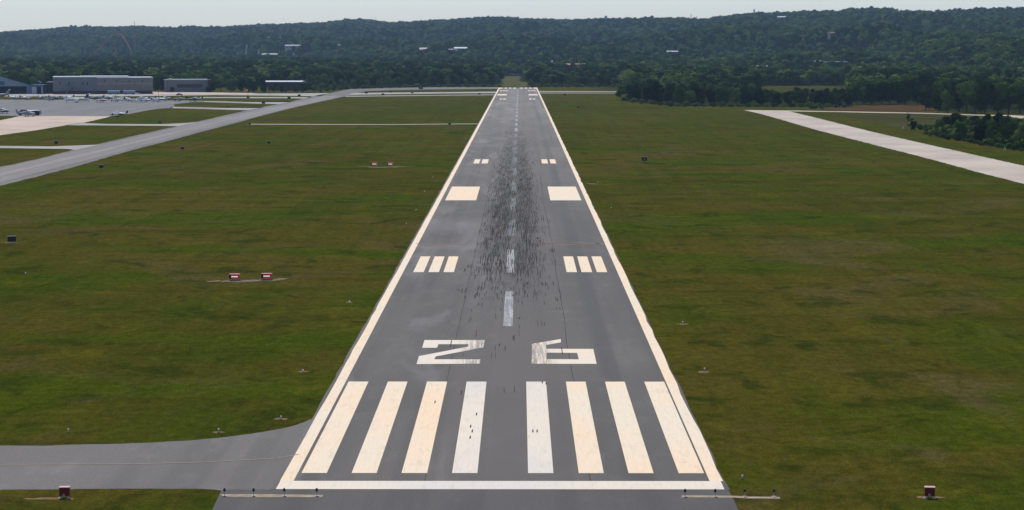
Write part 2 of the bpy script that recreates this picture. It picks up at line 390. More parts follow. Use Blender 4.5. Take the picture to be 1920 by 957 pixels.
START_D = [1760, 1790, 1850, 1990, 2010, 2060, 2080, 1560, 1560, 1950, 1950, 1400, 1330]
def wood_start(u): return np.interp(u, START_U, START_D)

def make_ground():
    xs = np.concatenate([np.linspace(-6000, -1700, 30), np.arange(-1650, 1651, 50), np.linspace(1700, 6000, 30)])
    ys = np.concatenate([np.array([-400, 0, 400, 800]), np.arange(1000, 8600, 50), np.linspace(8700, 13000, 15)])
    X, Y = np.meshgrid(xs, ys); Z = elev(X, Y)
    nx, ny = len(xs), len(ys)
    V = np.stack([X, Y, Z], 2).reshape(-1, 3)
    F = [(j * nx + i, j * nx + i + 1, (j + 1) * nx + i + 1, (j + 1) * nx + i) for j in range(ny - 1) for i in range(nx - 1)]
    me = bpy.data.meshes.new('ground'); me.from_pydata(V.tolist(), [], F); me.update()
    u = 974 + 4397 * (X - 1.23) / np.maximum(Y, 50)
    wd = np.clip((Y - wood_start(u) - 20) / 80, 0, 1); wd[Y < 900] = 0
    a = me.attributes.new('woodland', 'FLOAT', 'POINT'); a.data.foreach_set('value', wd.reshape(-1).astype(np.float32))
    me.polygons.foreach_set('use_smooth', [True] * len(me.polygons)); me.materials.append(M['grass'])
    o = bpy.data.objects.new('ground', me); link(o); o['kind'] = 'structure'
make_ground()

# ------------------------------------------------------------------ pavements
def px(pts): return [P(u, v) for u, v in pts]
Y0 = P(940, 918.5)[1]; YE = P(974, 164.6)[1]; HW = 15.25
Z1, Z2, Z3, Z4, Z5 = .012, .022, .032, .042, .052
def wobble(x0, y0, y1, step, amp, seed):
    rs = random.Random(seed); out = []; y = y0
    while y < y1: out.append((x0 + rs.uniform(-amp, amp), y)); y += step * rs.uniform(.5, 1.5)
    out.append((x0, y1)); return out
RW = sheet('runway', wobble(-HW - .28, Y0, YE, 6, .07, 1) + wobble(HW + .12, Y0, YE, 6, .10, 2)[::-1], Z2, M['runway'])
sheet('blast_pad', [P(419, 918.6), P(413, 924), P(398, 957), P(330, 1100), P(1440, 1100), P(1384, 957), P(1376, 938), P(1366, 920.5), (HW + .12, Y0 - .002)], Z2, M['pad'])
sheet('taxiway', px([(0, 836), (80, 836.5), (150, 834), (230, 832.5), (300, 829.5), (360, 826), (420, 820.5), (470, 814), (515, 806.5), (550, 799), (574, 790.5)]) +
      [(-HW - .2, 187.0), (-HW - .2, Y0 - .6), (-18.7, Y0 - .6), P(400, 918.4), P(380, 917.5), P(250, 917), P(0, 919), P(-500, 921), P(-500, 834)], Z1, M['taxi'])
# parallel taxiway sweeping up to the far end
sheet('parallel_taxiway', px([(-700, 520), (-200, 398), (0, 348.5), (80, 329), (149, 310.5), (200, 295.7), (263, 278), (325, 262), (380, 247), (440, 231.5), (492, 217), (555, 200.8), (599, 191.5), (648.7, 180.6), (667, 175), (680, 172.2), (692, 170.6),
      (800, 168.2), (935, 166.8), (935, 163.9), (870, 163.7), (800, 164), (730, 165.2), (657, 167.3), (640, 170.5), (613, 176.2), (593, 179.5), (572, 184.8), (524, 195.4), (492, 200.8), (467, 206.6), (420, 217), (367, 229.3), (336, 236.4), (300, 244), (230, 260), (200, 267), (141, 280.6), (75, 297.5), (23.5, 309), (0, 313), (-200, 352), (-700, 470)]), Z1, M['taxi'])
sheet('access_strip', px([(-300, 272.5), (0, 273.9), (94, 275), (188, 271.5), (215, 266), (141, 281.5), (125, 279.6), (0, 278), (-300, 276.5)]), Z2, M['concrete_grey'])
sheet('access_strip', px([(150, 231), (200, 232.8), (300, 233.2), (350, 231), (372, 229), (334, 237), (300, 236.2), (200, 235.6), (120, 235.2)]), Z2, M['concrete_grey'])
sheet('access_strip', px([(320, 200.7), (419, 202), (488, 202.8), (496, 201), (466, 207), (320, 203.2)]), Z3, M['concrete_grey'])
sheet('access_strip', px([(375, 189.7), (542, 192), (550, 190.2), (523, 195.8), (375, 191.5)]), Z2, M['concrete_grey'])
sheet('access_strip', px([(375, 182.3), (541, 182.3), (585, 183), (572, 185.2), (541, 184.6), (375, 184.1)]), Z1, M['concrete_grey'])
sheet('hangar_road', px([(-300, 176.6), (280, 176.5), (400, 176.3), (500, 175.6), (618, 175), (600, 180.6), (592, 180.7), (520, 179.8), (400, 178.6), (290, 180.5), (-300, 181.5)]), Z1, M['concrete_grey'])
sheet('concrete_yard', px([(286, 172.6), (340, 172.9), (400, 173.8), (470, 174.8), (489, 176.2), (470, 176.8), (286, 176.9)]), Z2, M['concrete'])
sheet('apron', px([(-300, 186), (0, 187), (120, 187.5), (380, 189.2), (384, 191.5), (357, 192.4), (325.5, 196), (327.5, 199.6), (323, 202.8), (300, 203.8), (279, 207), (243, 214), (206, 219), (206, 218.2), (0, 217.6), (-300, 216.5)]), Z3, M['apron'])
sheet('concrete_apron', px([(-300, 262), (0, 254), (62.7, 245.4), (125, 235.3), (160, 230), (204, 219.8), (206, 218.2), (36, 217.8), (25, 221), (0, 226), (-300, 245)]), Z2, M['concrete'])
sheet('cross_taxiway', px([(667, 174.6), (740, 173.9), (840, 173), (936, 172), (936, 174.8), (840, 175.6), (740, 176.7), (700, 177.6), (652, 178.6), (660, 176)]), Z1 + .002, M['concrete_grey'])
sheet('cross_taxiway', px([(648, 180.2), (930, 177.4), (930, 178.6), (648, 181.6)]), Z1 + .002, M['concrete_grey'])
sheet('cross_taxiway', px([(1010, 171.3), (1163, 171.7), (1163, 173.0), (1010, 172.9)]), Z1, M['concrete_grey'])
sheet('cross_taxiway', px([(1010, 174.5), (1163, 174.7), (1163, 175.4), (1010, 175.4)]), Z1, M['concrete_grey'])
sheet('footpath', px([(465, 232.6), (600, 233.0), (740, 233.2), (896, 232.0), (896, 233.0), (740, 234.3), (600, 234.1), (465, 233.8)]), Z1, M['concrete_grey'])
sheet('old_taxiway', px([(1394, 206.6), (1473, 207.6), (1540, 223.7), (1634, 247.3), (1720, 267), (1803, 285.4), (1920, 311.4), (2300, 400), (2300, 448), (1920, 345.5), (1831.5, 322.7), (1747, 299.5), (1642, 272.7), (1532, 244.5), (1465, 224.8), (1430, 215), (1404, 208.6)]), Z2, M['concrete_pink'])
sheet('perimeter_road', px([(1466, 207.4), (1580, 209.2), (1730, 211.9), (1829, 215.2), (1888, 216), (1925, 218), (2200, 224), (2200, 232), (1916, 223.4), (1890, 218.5), (1829, 216.9), (1730, 213.4), (1580, 210.6), (1480, 209.2)]), Z1, M['concrete_pink'])
sheet('brown_field', px([(1520, 204.8), (1560, 202.2), (1600, 199.4), (1640, 197.4), (1700, 196.2), (1760, 196.2), (1760, 211.4), (1730, 210.9), (1640, 209.2), (1580, 208.2)]), Z1, M['brownfield'])
sheet('dry_meadow', px([(1570, 213), (1640, 213.4), (1760, 215.5), (1800, 220), (1760, 236), (1700, 243), (1640, 229), (1590, 220)]), Z1, M['palefield2'])
sheet('far_meadow', px([(1424, 165.5), (1450, 164.8), (1530, 165), (1560, 167.5), (1560, 170), (1424, 169.5)]), Z1, M['palefield2'])
# open approach strip beyond the far end
sheet('approach_clearing', px([(945.5, 162.6), (943, 157), (940, 151), (936, 146), (938, 144.2), (976, 142.8), (975, 147), (974, 153.5), (988, 153.4), (991, 156), (985, 162.6)]), Z1, M['palefield'])

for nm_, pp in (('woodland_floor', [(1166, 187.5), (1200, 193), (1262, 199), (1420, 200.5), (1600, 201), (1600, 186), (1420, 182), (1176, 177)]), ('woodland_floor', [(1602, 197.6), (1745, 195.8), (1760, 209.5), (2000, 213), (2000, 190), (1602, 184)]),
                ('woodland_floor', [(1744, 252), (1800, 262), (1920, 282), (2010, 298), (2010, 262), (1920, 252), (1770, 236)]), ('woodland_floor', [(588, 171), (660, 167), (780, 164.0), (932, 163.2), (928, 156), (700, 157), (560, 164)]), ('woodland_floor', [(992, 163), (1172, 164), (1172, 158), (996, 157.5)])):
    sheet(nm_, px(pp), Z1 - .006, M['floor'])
# ------------------------------------------------------------------ runway paint
def rect(name, x0, x1, y0, y1, mat, z=Z3): return sheet(name, [(x0, y0), (x1, y0), (x1, y1), (x0, y1)], z, mat, RW)
def line_sheet(name, xi, xo, y0, y1, seed, mat, amp):
    a = wobble(xi, y0, y1, 40, .015, seed); b = wobble(xo, y0, y1, 9, amp, seed + 1)[::-1]
    return sheet(name, a + b, Z3, mat, RW)
yb0, yb1 = Y0, P(940, 903)[1]
rect('threshold_bar', -HW + .001, HW - .15, yb0, yb1 - .002, M['paint_white'])
line_sheet('edge_line', -HW + .92, -HW, yb1, YE, 31, M['paint'], .04)
line_sheet('edge_line', HW - .9, HW, yb1, YE, 41, M['paint'], .10)
ys0, ys1 = P(940, 888.2)[1], P(940, 716.5)[1]
for i, (a, b) in enumerate([(-14.08, -12.3), (-10.56, -8.8), (-7.05, -5.25), (-3.5, -1.72), (1.84, 3.62), (5.4, 7.16), (8.9, 10.66), (12.42, 14.2)]):
    o = rect('threshold_stripe', a, b, ys0, ys1, M['paint_white'] if i in (3, 4) else M['paint'])
for i, (a, b) in enumerate([(-14.08, -12.3), (-10.56, -8.8), (-7.05, -5.25), (-3.5, -1.72), (1.84, 3.62), (5.4, 7.16), (8.9, 10.66), (12.42, 14.2)]):
    rect('threshold_stripe', a, b, YE - 50, YE - 4, M['paint_white'])
def numeral(name, outer, mat):
    return sheet(name, px([(740 + x / 2.68, 600 + y / 2.68) for x, y in outer]), Z3, mat, RW)
numeral('numeral_two', [(150, 103), (452, 103), (446, 140), (205, 186), (200, 200), (431, 200), (429, 222), (110, 224), (122, 184), (370, 136), (370, 124), (220, 124), (213, 142), (138, 142)], M['paint_mid'])
numeral('numeral_six', [(690, 122), (835, 98), (835, 115), (760, 128), (762, 147), (998, 148), (1015, 223), (764, 222.5), (764.6, 199), (925, 200), (917, 168), (762.6, 166.5), (762.2, 222.5), (688, 222)], M['paint_mid'])
for s in (-1, 1):
    for (a, b) in ((7.55, 8.95), (9.55, 10.98), (11.6, 13.0)):
        rect('touchdown_bar', s * a if s > 0 else -b, s * b if s > 0 else -a, P(960, 511)[1], P(960, 481.5)[1], M['paint'])
        rect('touchdown_bar', s * a if s > 0 else -b, s * b if s > 0 else -a, P(960, 171.2)[1], P(960, 169.9)[1], M['paint'])
    for (a, b) in ((7.15, 8.75), (9.4, 10.9)):
        rect('touchdown_bar', s * a if s > 0 else -b, s * b if s > 0 else -a, P(960, 307)[1], P(960, 299.2)[1], M['paint'])
        rect('touchdown_bar', s * a if s > 0 else -b, s * b if s > 0 else -a, P(960, 186.9)[1], P(960, 185.2)[1], M['paint'])
    rect('aiming_point', 7.35 if s > 0 else -13.5, 13.5 if s > 0 else -7.35, P(960, 376.2)[1], P(960, 350.5)[1], M['paint'])
    rect('aiming_point', 7.35 if s > 0 else -13.5, 13.5 if s > 0 else -7.35, P(960, 179.2)[1], P(960, 176.9)[1], M['paint'])
y = P(954, 612.5)[1]; d0 = y; i = 0
while y + 36.6 < YE - 90:
    rect('centreline_dash', -.52, .5, y, y + 36.6, M['dash'] if (i < 2 or y > 850) else M['dashdark'], Z3); y += 61.0; i += 1
def seam(x0, y0, y1, w_, amp, seed, mat=M['joint']):
    rs = random.Random(seed); a = []; b = []; y = y0; x = x0
    while y < y1:
        x = x0 + (x - x0) * .7 + rs.uniform(-amp, amp); a.append((x - w_ / 2, y)); b.append((x + w_ / 2, y)); y += rs.uniform(3, 8)
    mb = MB(); v = a + b; n = len(a)
    mb.add([(p[0], p[1], Z2 + .005) for p in v], [(i, n + i, n + i + 1, i + 1) for i in range(n - 1)])
    return mb.build('pavement_joint', mat, RW)
seam(-5.3, Y0, 640, .045, .015, 1); seam(6.1, Y0, 560, .055, .10, 2)
# thin rusty water stains crossing the runway
mb = MB()
for (u0, v0, u1, v1) in ((1015, 453, 1132, 458.5), (1015, 462, 1132, 457.5), (780, 458, 880, 460), (800, 461, 870, 465)):
    a, b = P(u0, v0), P(u1, v1); mb.add([(a[0], a[1], Z4), (b[0], b[1], Z4), (b[0], b[1] + .7, Z4), (a[0], a[1] + .7, Z4)], [(0, 1, 2, 3)])
mb.build('rust_stain', M['rust'], RW)
mb = MB(); rs = random.Random(5); faint = []
for k in range(3300):
    y = rs.choice((rs.gauss(360, 80), rs.gauss(520, 140), rs.gauss(470, 110), rs.uniform(225, 1000), rs.gauss(620, 160)))
    if y < 195 or y > 1150: continue
    if y < 275 and rs.random() < .80: continue
    sgn = rs.choice((-1, 1)); x = sgn * abs(rs.gauss(2.1, 1.45 if y > 360 else 1.9)) - .15
    if abs(x) > 6.2 or (abs(x) < .7 and rs.random() < .35): continue
    if y > 480 and rs.random() < min(.8, (y - 480) / 560): continue
    ln = rs.uniform(2, 13) if y > 300 else rs.uniform(1.5, 6); ww = rs.uniform(.04, .095); strong = rs.random() < .08
    for dx in ((0, .40) if rs.random() < .25 else (0,)):
        sk = rs.uniform(-.015, .015) * ln
        zz = Z5 + rs.uniform(0, .012)
        mb.add([(x + dx, y, zz), (x + dx + ww, y, zz), (x + dx + ww + sk, y + ln, zz), (x + dx + sk, y + ln, zz)], [(0, 1, 2, 3)]); faint.append(0 if strong else 1)
for (u, v) in ((862, 507), (872, 507), (856, 545), (860, 546), (881, 803), (884, 812), (880, 824), (1016, 720), (1023, 722), (998, 812), (1006, 812), (814, 757), (892, 780)):
    x, y = P(u, v); mb.add([(x, y, Z5), (x + .09, y, Z5), (x + .10, y + 1.3, Z5), (x + .01, y + 1.3, Z5)], [(0, 1, 2, 3)])
rm = mb.build('rubber_marks', M['rubber'], RW); rm['kind'] = 'stuff'; rm.data.materials.append(simple('thin_tyre_rubber', (.060, .058, .055), .85, .2, .4, spec=0))
faint += [0] * (len(rm.data.polygons) - len(faint)); rm.data.polygons.foreach_set('material_index', faint)
# yellow lead lines on the taxiways
def ribbon(name, pts, w_, z, mat):
    out = []
    for i, p in enumerate(pts):
        a = Vector(pts[max(i - 1, 0)]); b = Vector(pts[min(i + 1, len(pts) - 1)]); d = (b - a).normalized(); n = Vector((-d.y, d.x)) * w_ / 2
        out.append((Vector(p) + n, Vector(p) - n))
    o = sheet(name, [tuple(a) for a, b in out] + [tuple(b) for a, b in out[::-1]], z, mat); return o
ribbon('taxiway_line', px([(-200, 874), (0, 872), (120, 871.5), (250, 871), (370, 868), (450, 864), (520, 860), (560, 853)]), .16, Z3, M['yellow'])
ribbon('taxiway_crown', px([(-300, 404), (-200, 380), (0, 329), (90, 307), (180, 285.5), (260, 265), (330, 247.5), (400, 231), (470, 214.5), (530, 201.5), (580, 190.5), (626, 180)]), 13, Z2 + .005, M['taxilight'])
ribbon('taxiway_line', px([(-200, 380), (0, 329), (90, 307), (180, 285.5), (260, 265), (330, 247.5), (400, 231), (470, 214.5), (530, 201.5), (580, 190.5), (630, 179)]), .5, Z3, M['yellow'])

# concrete strips that carry the threshold lights
LS = simple('tan_concrete', (.33, .27, .19), .9, .25, 1.2, spec=0)
sheet('light_strip', px([(413, 929), (417, 927.6), (470, 927.8), (540, 928.2), (606, 929), (604, 933.2), (500, 933.2), (420, 932.6)]), Z3, LS)
sheet('light_strip', px([(1278, 930), (1340, 930.3), (1380, 930.8), (1400, 932), (1462, 933), (1462, 936), (1400, 935.6), (1375, 934.2), (1278, 933.6)]), Z3, LS)
# worn bare earth
mb = MB(); rs = random.Random(3)
def blob(x, y, rx, ry, n=14, z=Z1 - .004):
    pts = []; z += rs.uniform(-.002, .003)
    for k in range(n):
        a = 2 * math.pi * k / n; q = rs.uniform(.55, 1.15); pts.append((x + rx * q * math.cos(a), y + ry * q * math.sin(a)))
    mb.poly(pts, z)
for (u, v, rx, ry) in ((405, 527, .7, 1.3), (395, 528, .7, .9), (528, 523, 1.0, 1.0), (95, 935, 1.0, .35), (65, 936, .8, .3), (128, 936, .5, .35), (1730, 933, .5, .4), (1762, 933, .5, .3), (1745, 935, .5, .25),
                       (1280, 608, .8, 1.0), (1320, 698, .7, .9), (568, 697, .6, .6), (527, 786, .6, .6), (655, 567, .5, .8), (1440, 935, 1.1, .35), (755, 313, 3.5, 1.5), (15, 455, 1, 1),
                       (1110, 345, 1.6, 2), (410, 811, .6, .5), (690, 312, 2.5, 1.2), (1660, 211.5, 12, 12)):
    x, y = P(u, v); blob(x, y, rx, ry)
tag(mb.build('bare_earth', M['earth']), 'patches of worn orange-brown earth in the airfield grass', 'earth', kind='stuff')
mb = MB()
for (u, v, rx, ry) in ((430, 527.5, 1.2, 1.2), (445, 527.5, 1.3, 1.2), (465, 527, 1.3, 1.2), (485, 526, 1.2, 1.1), (505, 526, 1.2, 1.0), (522, 524.5, .9, .9), (700, 314, 1.8, 2), (715, 314, 2, 2), (735, 313.5, 2, 1.8)):
    x, y = P(u, v); blob(x, y, rx, ry)
tag(mb.build('gravel', M['gravel']), 'grey gravel strips under the approach light boxes', 'gravel', kind='stuff')

# ------------------------------------------------------------------ airfield furniture
def runway_light(u, v, label, group, base=True, h=.32):
    x, y = P(u, v); t = empty('runway_light', (x, y, Z3), 0, label, 'light', group)
    MB().tube([(0, 0, 0), (0, 0, h)], .025, 8).build('stem', M['metal'], t)
    MB().loft([(h - .02, 0, .06, .06), (h + .04, 0, .11, .11), (h + .17, 0, .10, .10), (h + .22, 0, .04, .04)], 10)
    hd = MB(); hd.tube([(0, 0, h), (0, 0, h + .05), (0, 0, h + .16), (0, 0, h + .2)], .10, 10, .06); hd.build('lamp_head', M['black'], t, True)
    MB().tube([(0, 0, 0), (0, 0, .03)], .16, 12).build('base_plate', M['cream'], t)
for u, l in ((421, 'black threshold light at the grass end of the left concrete strip'), (475.5, 'black threshold light second from the grass on the left strip'), (533, 'black threshold light third from the grass on the left strip'), (594, 'black threshold light at the runway end of the left strip')):
    runway_light(u, 931, l, 'threshold lights on the concrete strips')
for u, l in ((1284.5, 'black threshold light at the runway end of the right strip'), (1341, 'black threshold light second from the runway centre on the right strip'), (1396, 'black threshold light where the right strip leaves the asphalt'), (1451, 'black threshold light at the outer grass end of the right strip')):
    runway_light(u, 932.5, l, 'threshold lights on the concrete strips')
EL = [(655, 569), (568, 699), (527, 787), (812, 334), (796, 361), (780, 396), (762, 422), (410, 811), (1280, 608), (1321, 696), (1121.6, 344), (1146, 391.5), (48, 515), (128, 811), (1392, 899)]
def where(u, v):
    side = 'left' if u < 960 else 'right'
    near = 'beside the touchdown bars' if 440 < v < 600 else 'beside the painted numbers' if 600 <= v < 710 else 'beside the threshold stripes' if v >= 710 else 'beside the large aiming rectangle'
    return side, near
labs = ['small edge light in the grass left of the runway near the second centreline dash', 'small edge light in the left grass beside the painted number two', 'small edge light in the left grass where the near taxiway flares',
        'small edge light left of the runway level with the far red boxes', 'small edge light in the left grass beside the left aiming rectangle', 'small edge light in the left grass just nearer than the aiming rectangle', 'small edge light in the left grass beyond the three touchdown bars',
        'small edge light at the grass edge above the near left taxiway', 'small edge light in the right grass beyond the painted number six', 'small edge light in the right grass beside the painted number six', 'small edge light in the right grass beyond the right aiming rectangle',
        'small edge light in the right grass just nearer than the aiming rectangle', 'tiny pale marker light in the far left grass near the black sign', 'low pale marker in the grass corner above the near taxiway', 'pale marker in the grass by the right corner of the threshold']
for (u, v), l in zip(EL, labs):
    x, y = P(u, v); t = empty('edge_light', (x, y, 0), 0, l, 'light', 'lights along the runway edges')
    MB().tube([(0, 0, 0), (0, 0, .2)], .03, 6).build('stem', M['metal'], t)
    MB().tube([(0, 0, .2), (0, 0, .24), (0, 0, .32)], .08, 8, .05).build('lens', M['lens'], t, True)
    MB().prism([(-.14, -.11), (.12, -.12), (.15, .1), (-.12, .13)], 0, .03).build('base_plate', M['joint'], t)

def vasi(u, v, w_, h, label):
    x, y = P(u, v); t = empty('glide_slope_light', (x, y, 0), 0, label, 'approach light', 'red approach light boxes in the left grass')
    MB().extr([(-.55, .28), (.5, .28), (.5, .28 + h), (-.45, .28 + h)], 'x', -w_ / 2, w_ / 2).build('housing', M['red'], t)
    MB().box(-w_ / 2 - .02, w_ / 2 + .02, -.53, .55, .28 + h, .32 + h).build('lid', simple('faded_red_lid', (.50, .09, .05), .4), t)
    MB().box(-w_ * .27, w_ * .36, -.575, -.53, .28 + h * .34, .28 + h * .62).build('lens', M['lamp'], t)
    MB().box(-w_ / 2, -w_ * .33, -.57, -.54, .28, .28 + h).build('side_shield', M['black'], t)
    for sx in (-1, 1):
        MB().tube([(sx * w_ * .38, -.3, 0), (sx * w_ * .38, -.3, .3)], .04, 6).build('leg', M['metal'], t)
        MB().tube([(sx * w_ * .38, .35, 0), (sx * w_ * .38, .35, .3)], .04, 6).build('leg', M['metal'], t)
        MB().box(sx * w_ * .62 - .22, sx * w_ * .62 + .22, -.5, .0, 0, .05).build('footing', M['gravel'], t)
M['lamp'] = simple('lit_lens', (.8, .8, .78), .3); bb = M['lamp'].node_tree.nodes['Principled BSDF']; bb.inputs['Emission Color'].default_value = (1, .93, .85, 1); bb.inputs['Emission Strength'].default_value = .5
vasi(440, 526, 1.3, .52, 'red light box with white lens on the near gravel strip, left of its pair')
vasi(500, 525, 1.3, .52, 'red light box with white lens on the near gravel strip, right of its pair')
vasi(701.5, 312.5, 1.75, .75, 'red light box farther along the grass, left of the far pair')
vasi(731.5, 312.5, 1.5, .75, 'red light box farther along the grass, right of the far pair')

def reil(u, v, rz, label):
    x, y = P(u, v); t = empty('runway_end_identifier', (x, y, 0), rz, label, 'light box', 'dark red light boxes at the near corners')
    MB().extr([(-.20, .16), (.22, .16), (.26, .72), (-.24, .72)], 'x', -.33, .33).build('housing', simple('dark_red', (.16, .006, .008), .5), t)
    MB().box(-.35, .35, -.27, .29, .722, .76).build('lid', simple('pink_lid', (.62, .30, .24), .35), t)
    mbb = MB(); mbb.tube([(-.02, -.24, .26), (-.02, -.30, .26)], .085, 12); mbb.build('connector', M['metal'], t)
    for sx in (-1, 1):
        MB().tube([(sx * .26, -.1, 0), (sx * .24, -.05, .17)], .03, 6).build('leg', M['metal'], t)
        MB().box(sx * .27 - .12, sx * .27 + .12, -.32, .0, 0, .05).build('footing', M['cream'], t)
reil(121.5, 934, R(2), 'dark red light box on the grass island at the lower left')
reil(1743, 934, R(-8), 'dark red light box leaning in the grass at the lower right')

def sign(u, v, w_, h, rz, label, digit=False):
    x, y = P(u, v); t = empty('airfield_sign', (x, y, 0), rz, label, 'sign', 'dark sign boards across the airfield')
    MB().box(-w_ / 2, w_ / 2, -.11, .11, .2, .2 + h).build('panel', M['black'], t)
    MB().box(-w_ / 2 - .04, w_ / 2 + .04, -.14, .14, .2 + h, .24 + h).build('top_rail', M['metal'], t)
    for sx in (-1, 1): MB().tube([(sx * w_ * .35, 0, 0), (sx * w_ * .35, 0, .22)], .04, 6).build('leg', M['metal'], t)
    MB().box(-w_ / 2 - .1, w_ / 2 + .1, -.35, .35, 0, .05).build('pad', M['gravel'], t)
    if digit:
        fc = bpy.data.curves.new('numeral', 'FONT'); fc.body = '4'; fc.size = h * .95; fc.align_x = 'CENTER'; fc.align_y = 'CENTER'; fc.extrude = .004
        fo = bpy.data.objects.new('numeral', fc); link(fo); dg = bpy.context.evaluated_depsgraph_get(); me = bpy.data.meshes.new_from_object(fo.evaluated_get(dg)); bpy.data.objects.remove(fo)
        me.materials.clear(); me.materials.append(M['concrete_grey']); no = bpy.data.objects.new('numeral', me); link(no); no.parent = t
        no.location = (0, -.118, .2 + h / 2); no.rotation_euler = (R(90), 0, 0)
sign(22, 456, 1.3, .85, R(28), 'black angled sign board in the grass at the left edge of the photo')
sign(1208.5, 303, 1.35, 1.0, R(-4), 'black numbered distance board standing alone in the right grass', True)
sign(189.5, 317, 1.0, .8, R(20), 'small black sign in the grass just below the sweeping taxiway')
sign(105.5, 271.5, 1.1, .95, R(10), 'dark sign in the grass beside the lowest left access strip')
SG = [(300, 232.2, 'strip below the lone green-tailed aircraft'), (468, 234.6, 'left end of the thin footpath'), (843, 234.6, 'thin footpath close to the runway'), (427, 202.3, 'third access strip'),
      (494, 195.3, 'tip of the fourth access strip'), (542, 185.6, 'strip behind the windsock'), (561, 181, 'road left of the taxiway bend'), (602, 174.6, 'verge before the taxiway bend'),
      (687, 176.2, 'far cross taxiway, leftmost'), (733, 174.4, 'far cross taxiway, second from the left'), (718, 178.9, 'thin far cross taxiway, left'), (773, 175.3, 'far cross taxiway, third from the left'), (899, 178.2, 'thin far cross taxiway near the runway'),
      (1058.6, 179.5, 'grass right of the far runway end'), (1084, 203, 'open grass right of the far runway'), (342, 281.4, 'grass below the taxiway sweep'), (504, 270.6, 'open grass left of the runway, beyond the far red boxes')]
for i, (u, v, l) in enumerate(SG): sign(u, v, 1.9 if v < 200 else 1.0, 1.0 if v < 200 else .7, R(random.uniform(-15, 15)), 'small dark sign by the ' + l)
sign(789, 167.6, 3.4, 1.1, 0, 'wide sign board below the orange-marked taxiway at the far end')

def windsock(u, v):
    x, y = P(u, v); t = empty('windsock', (x, y, 0), 0, 'orange windsock on a thin pole behind the grass islands', 'windsock')
    MB().tube([(0, 0, 0), (0, 0, 4.6)], .12, 6).build('pole', M['black'], t)
    MB().tube([(0, 0, 4.6), (-1, 0, 4.7), (-2.6, 0, 4.1)], .55, 8, .25).build('sock', M['orange'], t)
    MB().box(-.8, .8, -.5, .5, 0, .9).build('base', M['black'], t)
windsock(465, 184.2)

# ------------------------------------------------------------------ buildings by the apron
def building_at(name, u0, u1, vb, label, cat, depth):
    (x0, y0), (x1, _) = P(u0, vb), P(u1, vb)
    return empty(name, ((x0 + x1) / 2, y0, 0), 0, label, cat), (x1 - x0), mpp(vb)
# gabled hangar (left edge)
t, W, s = building_at('hangar', -66, 58, 176.8, 'pale blue gabled hangar with a dark open doorway at the left edge', 'hangar', 40)
t.rotation_euler.z = R(15); h_e, h_r = 14.5 * s, 33.5 * s; D = 45
hw = W / 2; dh = 14.5 * s
MB().extr([(-hw, 0), (hw, 0), (hw, h_e), (0, h_r), (-hw, h_e)], 'y', 1.0, D).build('shell', M['bluegrey'], t)
MB().extr([(-hw, dh), (-hw, h_e), (0, h_r), (hw, h_e), (hw, dh)], 'y', 0, .96).build('gable', M['hangargrey'], t)
for sx in (-1, 1):
    MB().box(*sorted((sx * hw, sx * (hw - 9 * s))), 0, .95, 0, dh - .01).build('door_leaf', M['bluegrey'], t)
MB().box(-hw + 9 * s, hw - 9 * s, .9, .97, 0, dh - .02).build('doorway', M['opening'], t)
rf = MB(); rf.extr([(-hw - .5, h_e - .1), (0, h_r), (0, h_r + .5), (-hw - .5, h_e + .4)], 'y', -.3, D + .3); rf.extr([(hw + .5, h_e - .1), (hw + .5, h_e + .4), (0.001, h_r + .5), (0.001, h_r)], 'y', -.3, D + .3)
rf.build('roof', M['bluegrey'], t)
MB().box(-2.5, 4.5 * 1.0, -.06, 0, dh + .8, h_r - 9.5 * s).build('window', M['blue'], t)
# blue annex
t, W, s = building_at('annex', 58.5, 80.5, 176.8, 'low blue annex with a white door joined to the pale hangar', 'building', 12)
H = 16 * s
MB().box(-W / 2, W / 2, .3, 14, 0, H).build('wall', M['blue'], t)
MB().box(-W / 2 + .4, -W / 2 + 3.6, .15, .29, 0, H * .86).build('door', M['silver'], t)
MB().box(-W / 2 + 4.2, W / 2 - 1.2, .2, .29, 0, H * .85).build('doorway', M['opening'], t)
MB().box(W / 2 - 1.0, W / 2 - .2, .1, .29, 0, H * .85).build('post', M['silver'], t)
MB().box(-W / 2 - .3, W / 2 + .3, .0, 14.3, H, H + .5).build('roof', M['blue'], t)
# brick block
t, W, s = building_at('brick_building', 86, 102.6, 175.6, 'dark brick block squeezed between the blue annex and the long grey hangar', 'building', 10)
MB().box(-W / 2, W / 2, 2, 14, 0, 20.5 * s).build('wall', M['brick'], t)
MB().box(-W / 2 - .2, W / 2, 1.7, 14.2, 20.5 * s, 21.6 * s).build('roof', M['silver'], t)
# long grey hangar
t, W, s = building_at('warehouse', 103.5, 287.5, 176.4, 'long flat grey warehouse with a dark brick base behind the parked aircraft', 'warehouse', 50)
t.rotation_euler.z = R(10.5); t.location.y -= 4; H = 31 * s; hb = 5.6 * s; xs_ = -W / 2 + W * .435
MB().box(-W / 2 + .3, W / 2 - .3, .3, 50, 0, hb).build('base_wall', M['brick'], t)
MB().box(-W / 2, xs_, 0.25, 50, hb + .003, H).build('wall', M['greywall'], t)
MB().box(xs_ + .003, W / 2, 0.0, 50.3, hb + .003, H - .4).build('wall', M['tanwall'], t)
rp = MB(); rp.box(-W / 2 - .2, xs_ - .0, .0, 50.4, H + .003, H + .45); rp.box(xs_ + .004, W / 2 + .2, -.2, 50.4, H - .39, H + .0); rp.build('roof', M['silver'], t)
MB().box(-W / 2 + 18, W / 2 - 16, 14, 40, H + .46, H + .75).build('skylight', M['roofwhite'], t)
for k in range(4):
    x = -W / 2 + W * (.07, .16, .30, .345)[k]; MB().box(x - .35, x + .35, .18, .245, H * .55, H * .74).build('window', M['glass'], t)
